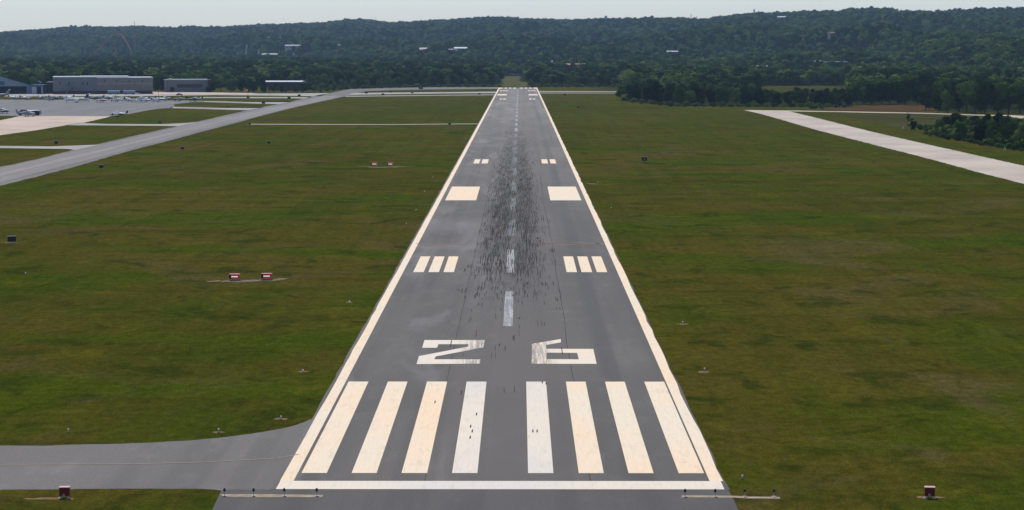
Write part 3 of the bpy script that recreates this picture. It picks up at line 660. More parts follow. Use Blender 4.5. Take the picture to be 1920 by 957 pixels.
for k in range(4):
    x = xs_ + W * (.08, .2, .33, .46)[k]; MB().box(x - .4, x + .4, -.06, -.003, H * .76, H * .83).build('vent', M['glass'], t)
for k in range(7):
    x = xs_ + W * .075 * (k + .1); MB().box(x - .08, x + .08, -.05, -.002, hb + .1, H - .5).build('seam_trim', M['greywall'], t)
MB().box(xs_ + .4, W / 2 - .1, -.08, -.003, H * .60, H * .625).build('trim_band', M['cream'], t)
st = MB(); st.extr([(0, 0), (3.8, 5.4), (7.6, 5.4), (7.6, 4.8), (4.2, 4.8), (1.3, 0)], 'y', -3.2, -.4)
so = st.build('stair', M['greywall'], t); so.location = (-W / 2 + W * .115, 0, 0)
# trailers in front of it
for u0, u1, l in ((201.5, 224, 'white box trailer, left of the two parked at the long warehouse'), (231, 253, 'white box trailer, right of the two parked at the long warehouse')):
    (x0, y0), (x1, _) = P(u0, 177.6), P(u1, 177.6); t = empty('trailer', ((x0 + x1) / 2, y0, 0), 0, l, 'trailer', 'trailers at the long warehouse'); w2 = (x1 - x0) / 2
    MB().box(-w2, w2, 0, 2.5, .7, 2.3).build('body', M['bluegrey'], t)
    MB().extr([(0, 2.3), (2.5, 2.3), (2.2, 2.75), (.3, 2.75)], 'x', -w2, w2).build('roof', M['roofwhite'], t)
    for sx in (-1, 1):
        for yy in (.2, 2.3): MB().tube([(sx * w2 * .6, yy - .15, .4), (sx * w2 * .6, yy + .15, .4)], .4, 10).build('wheel', M['tire'], t)
# office
t, W, s = building_at('office_building', 309, 397, 173, 'grey flat office block with a long dark window band beside the yard', 'office', 25)
t.rotation_euler.z = R(9.5); H = 22.5 * s
MB().box(-W / 2, W / 2 - 3, .4, 24, 0, H).build('wall', M['greywall'], t)
MB().box(-W / 2 - .3, W / 2 - 2.7, 0.1, 24.3, H + .002, H + .5).build('roof', M['silver'], t)
MB().box(W / 2 - 2.99, W / 2, 1.5, 22, 0, H + .2).build('stair_tower', M['brick'], t)
MB().box(-W / 2 + W * .27, W / 2 - W * .2, .3, .397, H * .36, H * .66).build('window', M['glass'], t)
MB().box(-W / 2 + W * .1, -W / 2 + W * .16, 4, 8, H + .501, H + 1.1).build('roof_unit', M['roofwhite'], t)
MB().box(-W / 2 + W * .02, -W / 2 + W * .025, .3, .398, 0, H).build('downpipe', M['cream'], t)
# low building with white roof
t, W, s = building_at('low_building', 488, 574, 171, 'low dark red building with a bright white roof edge among the trees', 'building', 20)
t.location.y += 25
MB().box(-W / 2 + 3, W / 2 - 3, .6, 18, 0, 6.1).build('wall', M['brick'], t)
MB().extr([(-.6, 6.1), (19, 6.1), (19, 6.9), (10, 7.1), (-.6, 6.55)], 'x', -W / 2, W / 2 - 5).build('roof', M['roofwhite'], t)
for k in range(5): MB().box(-W / 2 + 7 + k * 5.5, -W / 2 + 10 + k * 5.5, .5, .597, 3.2, 5.0).build('window', M['glass'], t)
# radio pole by the planes, lamp pole by the annex
x, y = P(297.5, 187); t = empty('radio_pole', (x, y, 0), 0, 'thin dark pole rising behind the parked white low-wing aircraft', 'pole')
MB().tube([(0, 0, 0), (0, 0, 7)], .13, 6, .06).build('mast', M['black'], t); MB().box(-.6, .6, -.4, .4, 0, 1.6).build('cabinet', M['black'], t)
x, y = P(75.5, 176.2); t = empty('light_pole', (x, y, 0), 0, 'pale round floodlight on a pole above the blue annex', 'lamp')
MB().tube([(0, 0, 0), (0, 0, 8.2)], .12, 6).build('pole', M['metal'], t); MB().tube([(-.8, -.2, 8.2), (.8, -.2, 8.2)], .1, 6).build('crossarm', M['metal'], t)
for sx in (-1, 1): MB().tube([(sx * .65, -.55, 8.2 - .3 * sx), (sx * .65, -.1, 8.4 - .3 * sx)], .42, 10, .25).build('lamp', M['white'], t)

# ------------------------------------------------------------------ vehicles
def car(u, v, rz, mat, label, scale=1.0, kind='car'):
    x, y = P(u, v); t = empty('parked_' + kind, (x, y, 0), rz, label, kind, 'vehicles by the hangars')
    if kind == 'van':
        MB().extr([(-2.4, .4), (2.3, .4), (2.4, 1.1), (1.7, 1.25), (1.1, 2.1), (-2.3, 2.1)], 'y', -.95, .95).build('body', mat, t)
        MB().extr([(1.68, 1.3), (1.16, 2.0), (.2, 2.0), (.2, 1.3)], 'y', -.97, .97).build('window', M['glass'], t)
    else:
        MB().extr([(-2.2, .35), (2.2, .35), (2.25, .75), (1.3, .92), (-1.6, .95), (-2.2, .85)], 'y', -.88, .88).build('body', mat, t)
        MB().extr([(-1.5, .94), (1.1, .92), (.45, 1.42), (-1.0, 1.42)], 'y', -.78, .78).build('window', M['glass'], t)
        MB().extr([(-1.05, 1.421), (.5, 1.421), (.4, 1.48), (-.95, 1.48)], 'y', -.74, .74).build('roof', mat, t)
    for sx in (-1, 1):
        for sy in (-1, 1): MB().tube([(sx * 1.4, sy * .9 - .1, .33), (sx * 1.4, sy * .9 + .1, .33)], .33, 10).build('wheel', M['tire'], t)
car(88, 175.6, 0, M['planeblue'], 'dark van parked between the blue annex and the warehouse', kind='van')
car(105, 176.1, 1.5, M['white'], 'white car parked nose-on at the left corner of the warehouse')
car(118.5, 176.1, 1.5, M['metal'], 'silver car parked by the warehouse base, left of the stair')
car(123.5, 176.1, 1.4, M['white'], 'white car parked at the foot of the warehouse stair')
car(152, 175.9, 0, M['white'], 'white car side-on in front of the warehouse brick base')
car(158, 175.9, 0, M['metal'], 'silver car beside the white one in front of the warehouse base')
car(255.5, 177.3, .2, M['white'], 'pale car just right of the white box trailers')
car(336.5, 179.4, 0, M['black'], 'black car driving along the road in front of the concrete yard')
# fuel truck
x, y = P(59, 217); t = empty('fuel_truck', (x, y, 0), R(4), 'dark blue tanker truck with a white tank top behind the parked jet', 'truck')
MB().box(-6.2, 4.2, -1.2, 1.2, .6, 1.0).build('chassis', M['black'], t)
tk = MB(); tk.loft([(-1.9, 1.75, 1.1, .8), (-1.8, 1.75, 1.2, .9), (3.6, 1.75, 1.2, .9), (3.7, 1.75, 1.1, .8)], 16); tk.build('tank', M['planeblue'], t)
MB().box(-1.8, 3.5, -.5, .5, 2.62, 2.8).build('tank_top', M['white'], t)
cb = MB(); cb.extr([(-6.0, .7), (-2.2, .7), (-2.2, 2.7), (-4.6, 2.7), (-5.2, 1.9), (-6.0, 1.6)], 'y', -1.15, 1.15); cb.build('cab', M['planeblue'], t)
MB().extr([(-5.1, 1.95), (-4.65, 2.55), (-3.6, 2.55), (-3.6, 1.95)], 'y', -1.17, 1.17).build('window', M['glass'], t)
MB().box(3.75, 4.4, -1.0, 1.0, .8, 2.5).build('hose_cabinet', M['metal'], t)
for xx in (-5.0, 1.6, 2.9):
    for sy in (-1, 1): MB().tube([(xx, sy * 1.05 - .15, .5), (xx, sy * 1.05 + .15, .5)], .5, 12).build('wheel', M['tire'], t)

# ------------------------------------------------------------------ aircraft (nose towards local +x)
def aircraft(u, v, rz, kind, label, trim, sc_=1.0, body=None):
    x, y = P(u, v); t = empty('aircraft', (x, y, Z3), rz, label, 'aircraft', 'aircraft parked on the apron'); t.scale = (sc_ * 1.06,) * 3
    B = body or M['white']
    def airfoil(x0, x1, y0, xt0, xt1, y1, z0, z1, th, mat, name):
        mb = MB()
        for sy in (-1, 1):
            vs = [(x0, sy * y0, z0), (x1, sy * y0, z0), (xt1, sy * y1, z1), (xt0, sy * y1, z1)]
            vs = [(a, b, c - th / 2) for a, b, c in vs] + [(a - .1 * (a - (x0 + x1) / 2), b, c + th / 2) for a, b, c in vs]
            mb.add(vs, [(0, 1, 2, 3), (4, 7, 6, 5), (0, 4, 5, 1), (1, 5, 6, 2), (2, 6, 7, 3), (3, 7, 4, 0)])
        return mb.build(name, mat, t)
    def wheel(wx, wy, r=.24, zt=.8):
        o = MB().tube([(wx, wy - .09, r), (wx, wy + .09, r)], r, 10).build('wheel', M['tire'], t)
        MB().tube([(wx, wy, r), (wx * .98, wy * .8, zt)], .05, 5).build('strut', M['metal'], t)
    if kind in ('low', 'high', 'twin'):
        L = 1.15 if kind == 'twin' else 1.0; zc = 1.2
        MB().loft([(3.4 * L, zc - .05, .18, .2), (3.1 * L, zc, .42, .42), (2.0 * L, zc + .02, .55, .5), (1.2 * L, zc + .12, .6, .62), (.2, zc + .16, .62, .68), (-1.2, zc + .12, .5, .52), (-3.0 * L, zc + .18, .22, .26), (-4.1 * L, zc + .25, .06, .12)], 12).build('fuselage', B, t, True)
        MB().loft([(1.75 * L, zc + .25, .40, .12), (1.25 * L, zc + .5, .5, .26), (.2, zc + .62, .52, .24), (-1.2, zc + .42, .38, .16)], 10).build('canopy', M['glass'], t, True)
        MB().loft([(.9, zc + .76, .30, .06), (-1.0, zc + .66, .28, .05)], 8).build('cabin_roof', B, t)
        if kind == 'high': airfoil(1.3, -.2, .3, 1.15, .05, 5.4, zc + .86, zc + .96, .14, B, 'wing')
        else: airfoil(1.3, -.35, .4, .9, -.2, 5.2 * L, zc - .38, zc + .06, .16, B, 'wing')
        airfoil(-3.3 * L, -4.2 * L, .05, -3.6 * L, -4.2 * L, 1.65, zc + .28, zc + .3, .07, B, 'tailplane')
        MB().extr([(-3.0 * L, zc + .35), (-3.75 * L, zc + 1.5), (-4.35 * L, zc + 1.5), (-4.15 * L, zc + .2)], 'y', -.05, .05).build('tail_fin', trim, t)
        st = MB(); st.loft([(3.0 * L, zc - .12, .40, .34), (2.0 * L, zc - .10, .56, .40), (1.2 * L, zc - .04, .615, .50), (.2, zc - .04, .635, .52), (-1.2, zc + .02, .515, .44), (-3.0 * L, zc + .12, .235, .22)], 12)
        st.build('belly_shade', trim if trim in (M['planeblue'], M['planegreen'], M['planered'], M['black']) else M['bluegrey'], t, True)  # shade on the underside, painted as a dark band round the lower fuselage
        if kind == 'twin':
            for sy in (-1, 1):
                n_ = MB(); n_.loft([(2.3, zc - .08, .2, .2), (2.0, zc - .05, .36, .34), (.6, zc - .05, .34, .3), (-.8, zc, .08, .08)], 10)
                o = n_.build('engine_nacelle', trim, t, True); o.location.y = sy * 1.75
                p_ = MB(); p_.box(2.32, 2.36, -.95, .95, zc - .14, zc - .02); o = p_.build('propeller', M['black'], t); o.location.y = sy * 1.75
        else:
            p_ = MB(); p_.box(3.44, 3.5, -.08, .08, zc - 1.0, zc + .9); p_.build('propeller', M['black'], t)
        MB().loft([(3.05 * L, zc - .04, .435, .435), (2.4 * L, zc, .53, .5), (1.9 * L, zc, .565, .515)], 12).build('cowling_band', trim, t, True)
        wheel(2.5 * L, 0); wheel(.1, 1.4); wheel(.1, -1.4)
    else:
        zc = 1.7
        MB().loft([(7.3, zc - .25, .08, .08), (6.9, zc - .2, .38, .35), (6.0, zc - .05, .7, .68), (4.8, zc + .08, .85, .88), (0, zc + .1, .88, .9), (-3.5, zc + .2, .78, .78), (-5.6, zc + .5, .38, .4), (-6.8, zc + .65, .1, .14)], 14).build('fuselage', B, t, True)
        MB().loft([(6.1, zc + .3, .5, .2), (5.5, zc + .55, .62, .32), (5.0, zc + .62, .6, .25)], 12).build('windscreen', M['glass'], t, True)
        airfoil(1.6, -1.2, .6, -.8, -1.7, 7.0, zc - .6, zc - .2, .2, B, 'wing')
        MB().extr([(-4.2, zc + .7), (-6.2, zc + 3.1), (-7.4, zc + 3.1), (-6.5, zc + .6)], 'y', -.1, .1).build('tail_fin', trim, t)
        airfoil(-6.1, -7.3, .05, -6.8, -7.4, 2.7, zc + 3.1, zc + 3.15, .12, B, 'tailplane')
        for sy in (-1, 1):
            n_ = MB(); n_.loft([(-1.9, zc + .5, .42, .42), (-2.2, zc + .5, .5, .5), (-4.1, zc + .55, .42, .42), (-4.6, zc + .55, .28, .28)], 12); o = n_.build('engine', B, t, True); o.location.y = sy * 1.25
            w_ = MB()
            for k in range(6): w_.box(.2 + k * .75, .55 + k * .75, -.02, .02, zc + .25, zc + .55)
            o = w_.build('window_row', M['glass'], t); o.location.y = sy * .865
        MB().box(-5, 4.8, -.90, .90, zc - .22, zc - .12).build('stripe', trim, t)
        wheel(5.4, 0, .28, 1.2); wheel(-.4, 1.6, .34, 1.2); wheel(-.4, -1.6, .34, 1.2)
    return t
PI = math.pi
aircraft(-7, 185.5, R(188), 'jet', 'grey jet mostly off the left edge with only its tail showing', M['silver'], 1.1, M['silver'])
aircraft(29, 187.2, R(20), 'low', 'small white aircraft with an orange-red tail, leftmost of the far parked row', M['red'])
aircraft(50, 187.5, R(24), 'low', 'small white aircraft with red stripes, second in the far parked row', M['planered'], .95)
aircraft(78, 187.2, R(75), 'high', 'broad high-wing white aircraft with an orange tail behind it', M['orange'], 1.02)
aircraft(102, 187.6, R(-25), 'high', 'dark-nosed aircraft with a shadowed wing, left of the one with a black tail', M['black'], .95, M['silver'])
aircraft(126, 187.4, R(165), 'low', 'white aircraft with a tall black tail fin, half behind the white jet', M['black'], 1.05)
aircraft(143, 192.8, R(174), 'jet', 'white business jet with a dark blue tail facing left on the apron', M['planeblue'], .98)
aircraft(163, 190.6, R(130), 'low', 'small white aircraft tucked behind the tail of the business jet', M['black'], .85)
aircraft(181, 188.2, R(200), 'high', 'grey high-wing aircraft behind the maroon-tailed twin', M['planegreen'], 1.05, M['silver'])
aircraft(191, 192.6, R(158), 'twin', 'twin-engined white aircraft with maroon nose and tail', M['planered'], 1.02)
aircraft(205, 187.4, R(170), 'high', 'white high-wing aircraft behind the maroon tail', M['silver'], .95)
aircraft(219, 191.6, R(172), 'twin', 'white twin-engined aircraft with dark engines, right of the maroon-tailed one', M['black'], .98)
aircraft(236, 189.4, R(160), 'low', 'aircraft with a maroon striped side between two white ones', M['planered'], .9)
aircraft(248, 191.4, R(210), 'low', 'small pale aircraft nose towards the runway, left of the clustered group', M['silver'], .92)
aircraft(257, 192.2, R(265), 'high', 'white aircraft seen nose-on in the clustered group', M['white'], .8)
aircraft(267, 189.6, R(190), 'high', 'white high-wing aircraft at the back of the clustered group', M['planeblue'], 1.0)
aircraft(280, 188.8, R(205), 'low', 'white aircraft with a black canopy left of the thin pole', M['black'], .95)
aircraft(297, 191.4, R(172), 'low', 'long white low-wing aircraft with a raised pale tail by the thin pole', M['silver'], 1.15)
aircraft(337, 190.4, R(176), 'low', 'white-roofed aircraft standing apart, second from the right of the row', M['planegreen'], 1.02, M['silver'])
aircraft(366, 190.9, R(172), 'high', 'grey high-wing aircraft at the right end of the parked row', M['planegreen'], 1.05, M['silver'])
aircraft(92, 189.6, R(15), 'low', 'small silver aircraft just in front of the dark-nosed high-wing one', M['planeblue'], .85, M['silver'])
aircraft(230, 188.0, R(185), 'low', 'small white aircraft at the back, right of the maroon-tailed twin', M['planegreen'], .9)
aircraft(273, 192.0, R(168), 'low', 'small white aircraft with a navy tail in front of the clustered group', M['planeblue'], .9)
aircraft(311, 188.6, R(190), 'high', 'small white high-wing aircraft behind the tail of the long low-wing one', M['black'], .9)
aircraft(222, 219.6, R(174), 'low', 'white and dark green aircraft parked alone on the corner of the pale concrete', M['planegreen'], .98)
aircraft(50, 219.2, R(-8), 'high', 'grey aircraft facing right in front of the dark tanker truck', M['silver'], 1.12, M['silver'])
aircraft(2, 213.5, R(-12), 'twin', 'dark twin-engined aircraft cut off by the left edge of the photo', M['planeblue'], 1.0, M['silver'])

# ------------------------------------------------------------------ far buildings and towers
canopy = 11.0
FOOT = []      # footprints kept clear of trees: (x, y, half width, front, back)
def find_y(u, v, top=canopy):
    ys = np.arange(2000, 9000, 20.0)
    for Y in ys:
        x, _, z = at(u, v, float(Y))
        if z <= float(elev(x, Y)) + top + .5: return float(Y)
    return 6500.0
def far_building(u0, u1, vt, vb, name, label, cat, wall, roof, gable=False, front=160, Y=None, win=0, dy=0):
    uc = (u0 + u1) / 2; Y0_ = Y; Y = Y or find_y(uc, vb, 8.0)
    if not Y0_ and float(elev(at(uc, vb, Y)[0], Y)) > 15: Y = find_y(uc, vb, 12.0)
    if not Y0_ and float(elev(at(uc, vb, Y)[0], Y)) > 10: dy += 15
    Y += dy
    x0 = at(u0, vb, Y)[0]; x1, _, zb = at(u1, vb, Y); zt = at(u1, vt, Y)[2]
    xc = (x0 + x1) / 2; g = float(elev(xc, Y)); W = x1 - x0; D = max(14, min(40, W * .5))
    t = empty(name, (xc, Y, g), 0, label, cat); H = max(zt - g, 4.0); rh = min(max((zt - zb) * .45, .9), 4)
    MB().box(-W / 2 + .3, W / 2 - .3, .5, D, -4, H - rh).build('wall', wall, t)
    if gable: MB().extr([(0, H - rh), (D, H - rh), (D * .55, H)], 'x', -W / 2, W / 2).build('roof', roof, t)
    else: MB().extr([(0, H - rh + .003), (D + .5, H - rh + .003), (D + .5, H - .3), (D * .5, H), (0, H - rh * .6)], 'x', -W / 2, W / 2).build('roof', roof, t)
    for k in range(win):
        x = -W / 2 + W * (k + .5) / win; MB().box(x - W * .25 / win, x + W * .25 / win, .4, .497, H * .5, H * .5 + 1.6).build('window', M['glass'], t)
    FOOT.append((xc, Y, W / 2 + 4, front if g < 3 else 5, D + 10)); return t
fb = far_building
fb(487, 505, 69.5, 71.8, 'warehouse', 'long white roof high on the hillside left of centre', 'warehouse', M['cream'], M['roofwhite'])
fb(524, 529, 69.6, 71.2, 'shed', 'tiny pale shed right of the hillside white roof', 'shed', M['cream'], M['roofwhite'])
fb(534, 563, 84.5, 88.3, 'warehouse', 'bright white and tan building in the middle of the wooded hill', 'warehouse', M['cream'], M['roofwhite'], win=4)
fb(490, 552, 100.2, 105.5, 'warehouse', 'broad grey-roofed hall above the left treeline, beside the pale pylons', 'warehouse', M['greywall'], M['greywall'], True)
fb(584, 626, 99.6, 103, 'warehouse', 'long pale flat roof right of the broad grey hall', 'warehouse', M['greywall'], M['silver'])
fb(632, 641, 84.0, 85.5, 'shed', 'faint grey roof on the slope above the long pale roof', 'shed', M['greywall'], M['silver'])
fb(786, 801, 89.5, 96.5, 'house', 'white house with a grey roof in the woods left of the runway axis', 'house', M['white'], M['greywall'], True)
fb(841, 850, 92.0, 94.0, 'shed', 'small white shed left of the long white house', 'shed', M['white'], M['roofwhite'])
fb(851, 876, 88.5, 93.8, 'house', 'long white house with a pale roof in the woods near the centre', 'house', M['white'], M['silver'], True, win=4)
fb(715, 723, 114.5, 121.5, 'house', 'small white gabled house above the left treeline', 'house', M['white'], M['roofwhite'], True)
fb(262, 270, 67.5, 69.2, 'shed', 'tiny white roof right of the drop tower', 'shed', M['white'], M['roofwhite'])
fb(386, 398, 111, 116, 'house', 'pale house roof poking through trees behind the office block', 'house', M['cream'], M['silver'], True)
fb(954, 973, 130.2, 133.4, 'shed', 'low white buildings framed by trees beyond the runway end', 'shed', M['white'], M['roofwhite'], front=30, Y=2900)
fb(1021, 1031, 128.8, 131.2, 'shed', 'low pale shed left of the brick chimney', 'shed', M['cream'], M['silver'])
fb(1057, 1098, 119.5, 132, 'factory', 'dark red steel works right of the brick chimney', 'factory', M['redsteel'], M['redsteel'], win=6)
fb(1108, 1128, 125.3, 129, 'shed', 'low building with a white roof right of the red works', 'shed', M['greywall'], M['roofwhite'])
fb(1380, 1441, 123.4, 132.5, 'warehouse', 'long dark building with a pale flat roof line right of centre', 'warehouse', M['planeblue'], M['silver'], win=7)
fb(1510, 1540, 114.2, 119, 'warehouse', 'bright white pitched roof among dark trees on the right', 'warehouse', M['greywall'], M['roofwhite'], True)
fb(1541, 1592, 115.5, 120.5, 'warehouse', 'dark blue hall beside the bright white pitched roof', 'warehouse', M['blue'], M['planeblue'])
fb(1486, 1517, 130.5, 135, 'shed', 'low dark red shed below the bright white pitched roof', 'shed', M['redsteel'], M['greywall'])
fb(1609, 1617, 128, 135, 'house', 'small white house half hidden right of the dark blue hall', 'house', M['white'], M['roofwhite'], True)
fb(1458, 1475, 30.8, 33.8, 'house', 'gleaming white roof just below the right skyline', 'house', M['cream'], M['roofwhite'], True)
fb(1250, 1272, 95.5, 99.5, 'house', 'faint grey roof in the woods right of centre', 'house', M['greywall'], M['silver'], True)
fb(1475, 1492, 57.5, 60.5, 'house', 'faint tan roofs high on the right hillside', 'house', M['greywall'], M['cream'])
fb(1556, 1634, 60.2, 65.2, 'terrace', 'long pinkish flat-roofed row on the right hillside', 'building', M['greywall'], M['pinkearth'], dy=70)
fb(1225, 1236, 167.5, 169.2, 'shed', 'pale shed glimpsed behind the right-hand trees', 'shed', M['cream'], M['roofwhite'], Y=1760) if False else None

def tower_base(u, vb, Y): x, _, _ = at(u, vb, Y); return x, float(elev(x, Y))
# brick chimney
Y = find_y(1035, 131, 9); x, g = tower_base(1035, 131, Y); zt = at(1035, 114, Y)[2]; s = Y / 4400
t = empty('chimney', (x, Y, g), 0, 'tall tapering brick chimney with a white top beyond the runway end', 'chimney')
MB().tube([(0, 0, -2), (0, 0, zt - g - 1.5)], 2.9 * s, 12, 1.9 * s).build('stack', M['chim'], t, True)
MB().tube([(0, 0, zt - g - 1.5), (0, 0, zt - g + .3)], 2.1 * s, 12).build('cap', M['white'], t); FOOT.append((x, Y, 5, 220, 10))
# pale pylons and slide left of centre
for (u, vt, vb, l) in ((461, 85, 104, 'tall pale curved pylon, tallest of three left of the grey hall'), (484, 92.5, 104, 'shorter pale pylon beside the grey hall'), (444.5, 100, 105.5, 'stubby pale pylon, leftmost of three')):
    Y = find_y(u, vb, 9); x, g = tower_base(u, vb, Y); zt = at(u, vt, Y)[2]; h = zt - g
    t = empty('pylon', (x, Y, g), 0, l, 'pylon', 'pale pylons left of the grey hall')
    MB().tube([(0, 0, -2), (.3, 0, h * .5), (1.4, 0, h * .85), (3.0, 0, h)], 1.9, 8, 1.1).build('shaft', M['cream'], t, True); FOOT.append((x, Y, 6, 220, 8))
# roller coaster
YC = find_y(222, 101, 9); FOOT.append((at(222, 100, YC)[0], YC, 62, 150, 30))
x, g = tower_base(214, 100, YC); t = empty('roller_coaster', (x, YC, g), 0, 'orange roller coaster hill on teal supports in the left woods', 'roller coaster')
def rel(u, v, dy=0): a = at(u, v, YC); return (a[0] - x, dy, a[2] - g)
tr = MB()
pts = [rel(*p) for p in ((173.5, 103.6), (180, 96.5), (186, 90), (192, 85), (198.5, 79), (204, 73.5), (209, 69), (214, 65.6), (219, 64.2), (224, 65), (228, 67.5), (232, 72), (237, 80), (243, 91), (249, 103))]
tr.tube(pts, 1.6, 6); tr.tube([(p[0], 3, p[2]) for p in pts], 1.6, 6)
for p in pts: tr.box(p[0] - .4, p[0] + .4, 0, 3, p[2] - .5, p[2] - .1)
tr.build('track', M['trackorange'], t)
lp = MB(); c = rel(213.5, 98); lp.tube([(c[0] + 5.4 * math.cos(a), a * .8, c[2] + 7 * math.sin(a)) for a in np.linspace(-.9, 4.1, 16)], .7, 6); lp.build('loop', M['trackorange'], t)
for (u, v) in ((207, 71), (224.7, 66), (192, 86), (238, 82)):
    p = rel(u, v); sp = MB(); sp.tube([(p[0], 1.5, p[2]), (p[0] - .5, -3, -3)], .8, 6); sp.tube([(p[0], 1.5, p[2]), (p[0] + .5, 8, -3)], .8, 6); sp.build('support', M['teal'], t)
YD = YC + 80; x, g = tower_base(251, 99, YD); z = at(251, 66, YD)[2] - g; hd = at(251, 70, YD)[2] - g
t = empty('drop_tower', (x, YD, g), 0, 'dark ride tower with a square orange head right of the coaster', 'tower')
mb = MB(); mb.tube([(0, 0, -3), (0, 0, hd)], 2.2, 8, 1.5); mb.build('shaft', M['teal'], t)
mb = MB(); mb.extr([(-3.3, hd + .01), (3.3, hd + .01), (4, z), (-4, z)], 'y', -3, 3); mb.build('head', M['trackorange'], t)
mb = MB(); mb.tube([(1.5, -2, hd), (3.2, -2, hd * .6), (2.6, -2, hd * .25)], .7, 6); mb.build('track', M['orange'], t); FOOT.append((x, YD, 12, 200, 10))
for (u, vt, l) in ((357, 78.5, 'thin teal ride mast right of the drop tower with an arched top'), (340, 84, 'faint short ride mast between the drop tower and the arched one')):
    Y = find_y(u, 103, 9); x, g = tower_base(u, 103, Y); h = at(u, vt, Y)[2] - g
    t = empty('ride_mast', (x, Y, g), 0, l, 'mast'); MB().tube([(2.5, 0, -2), (2.3, 0, h * .7), (0, 0, h), (-4, 0, h - .6)], .7, 6).build('mast', M['teal'], t)
# skyline masts
def skyline_y(u): return float(np.interp(u, [0, 960, 1300, 1920], [7600, 6600, 5700, 5000])) - 60
def lattice(u, vt, label, name, w_, dish=False, tank=False):
    Y = skyline_y(u); x = at(u, 40, Y)[0]; g = float(elev(x, Y)); h = at(u, vt, Y)[2] - g
    t = empty(name, (x, Y, g), 0, label, name.split('_')[0] if not tank else 'water tower')
    if tank:
        for sx in (-1, 1):
            for sy in (-1, 1): MB().tube([(sx * 4.5, sy * 4.5, -1), (sx * 3, sy * 3, h - 6)], .45, 5).build('leg', M['metal'], t)
        o = MB(); o.tube([(0, 0, h - 8), (0, 0, h - 6.5), (0, 0, h - 2.5), (0, 0, h)], 3.6, 12); o = o.build('tank', M['silver'], t, True)
        MB().tube([(0, 0, 0), (0, 0, h - 6)], .7, 6).build('riser', M['metal'], t); return
    m = MB(); k = w_
    for sx in (-1, 1):
        for sy in (-1, 1): m.tube([(sx * k, sy * k, -1), (sx * k * .35, sy * k * .35, h)], .28, 4)
    n = 8
    for i in range(n):
        a = 1 - .65 * i / n; b = 1 - .65 * (i + 1) / n; z0, z1 = h * i / n, h * (i + 1) / n; s_ = 1 if i % 2 else -1
        m.tube([(-s_ * k * a, -k * a, z0), (s_ * k * b, -k * b, z1)], .2, 4); m.tube([(-k * b, -k * b, z1), (k * b, -k * b, z1)], .2, 4)
    m.build('lattice', M['metal'], t)
    if dish: MB().tube([(-1.5, -2.2, h - 1), (-1.5, -1.2, h - 1), (-1.5, -.8, h - 1)], 2.4, 10, .5).build('dish', M['metal'], t); MB().tube([(0, 0, h), (0, 0, h + 4)], .3, 5).build('antenna', M['metal'], t)
lattice(1136, 30, 'water tower on legs standing on the skyline right of centre', 'water_tower', 3, tank=True)
lattice(1295.5, 27, 'taller radio mast of the pair on the skyline', 'radio_mast', 1.8)
lattice(1306, 31, 'shorter radio mast of the pair on the skyline', 'radio_mast', 1.3)
lattice(1414.5, 19, 'radio mast with a dish on the rising right skyline', 'radio_mast', 1.5, dish=True)
lattice(252, 40, 'very thin mast on the distant left skyline', 'radio_mast', .7)
lattice(704.5, 33, 'very thin mast on the skyline left of centre', 'radio_mast', .7)

# ------------------------------------------------------------------ individual trees
TM = dict(
    broad=[crown_mesh('crown', 100 + i, 4.0, .1, 11.0, 1700, .62, LEAF) for i in range(4)],
    dark=[crown_mesh('crown', 120 + i, 3.9, .0, 11.0, 1600, .62, LEAFD, 'tall') for i in range(3)],
    fresh=[crown_mesh('crown', 130 + i, 4.1, .1, 10.5, 1700, .62, LEAFY) for i in range(2)],
    shrub=[crown_mesh('foliage', 140 + i, 1.5, -.1, 2.2, 500, .34, (LEAF, LEAFY)[i % 2], 'round', 7) for i in range(4)],
    trunk=[trunk_mesh('trunk', i, 8.5, .26) for i in range(3)])
ntree = 0
def tree(u, v, h_px, kind, label, group, wf=1.0, name='broadleaf_tree'):
    global ntree
    x, y = P(u, v); s = h_px * mpp(v) / 11.0
    t = empty(name, (x, y, 0), random.uniform(0, 6.28), label, 'tree', group)
    w_ = s * wf * random.uniform(.9, 1.15); t.scale = (w_, w_ * random.uniform(.9, 1.1), s)
    c = bpy.data.objects.new('crown', random.choice(TM[kind])); link(c); c.parent = t
    k = bpy.data.objects.new('trunk', random.choice(TM['trunk'])); link(k); k.parent = t; ntree += 1
def shrub(u, v, h_px, label, group):
    x, y = P(u, v); s = h_px * mpp(v) / 2.2; me = random.choice(TM['shrub'])
    o = bpy.data.objects.new('shrub', me); link(o); o.location = (x, y, 0); o.rotation_euler = (0, 0, random.uniform(0, 6)); o.scale = (s * 1.3, s * 1.3, s); tag(o, label, 'shrub', group)
def row(us, vfun, hfun, step, kinds, label, group, jit=.35, wf=1.0, vj=1.0):
    u, u1 = us
    while u < u1:
        uu = u + random.uniform(-jit, jit) * step; k = random.choice(kinds)
        lab = {'broad': 'mid-green tree ', 'dark': 'dark green tree ', 'fresh': 'light green tree '}[k] + label
        tree(uu, vfun(uu) + random.uniform(-vj, vj), hfun(uu) * random.uniform(.78, 1.12), k, lab, group, wf); u += step
I = lambda xs, ys: (lambda u: float(np.interp(u, xs, ys)))
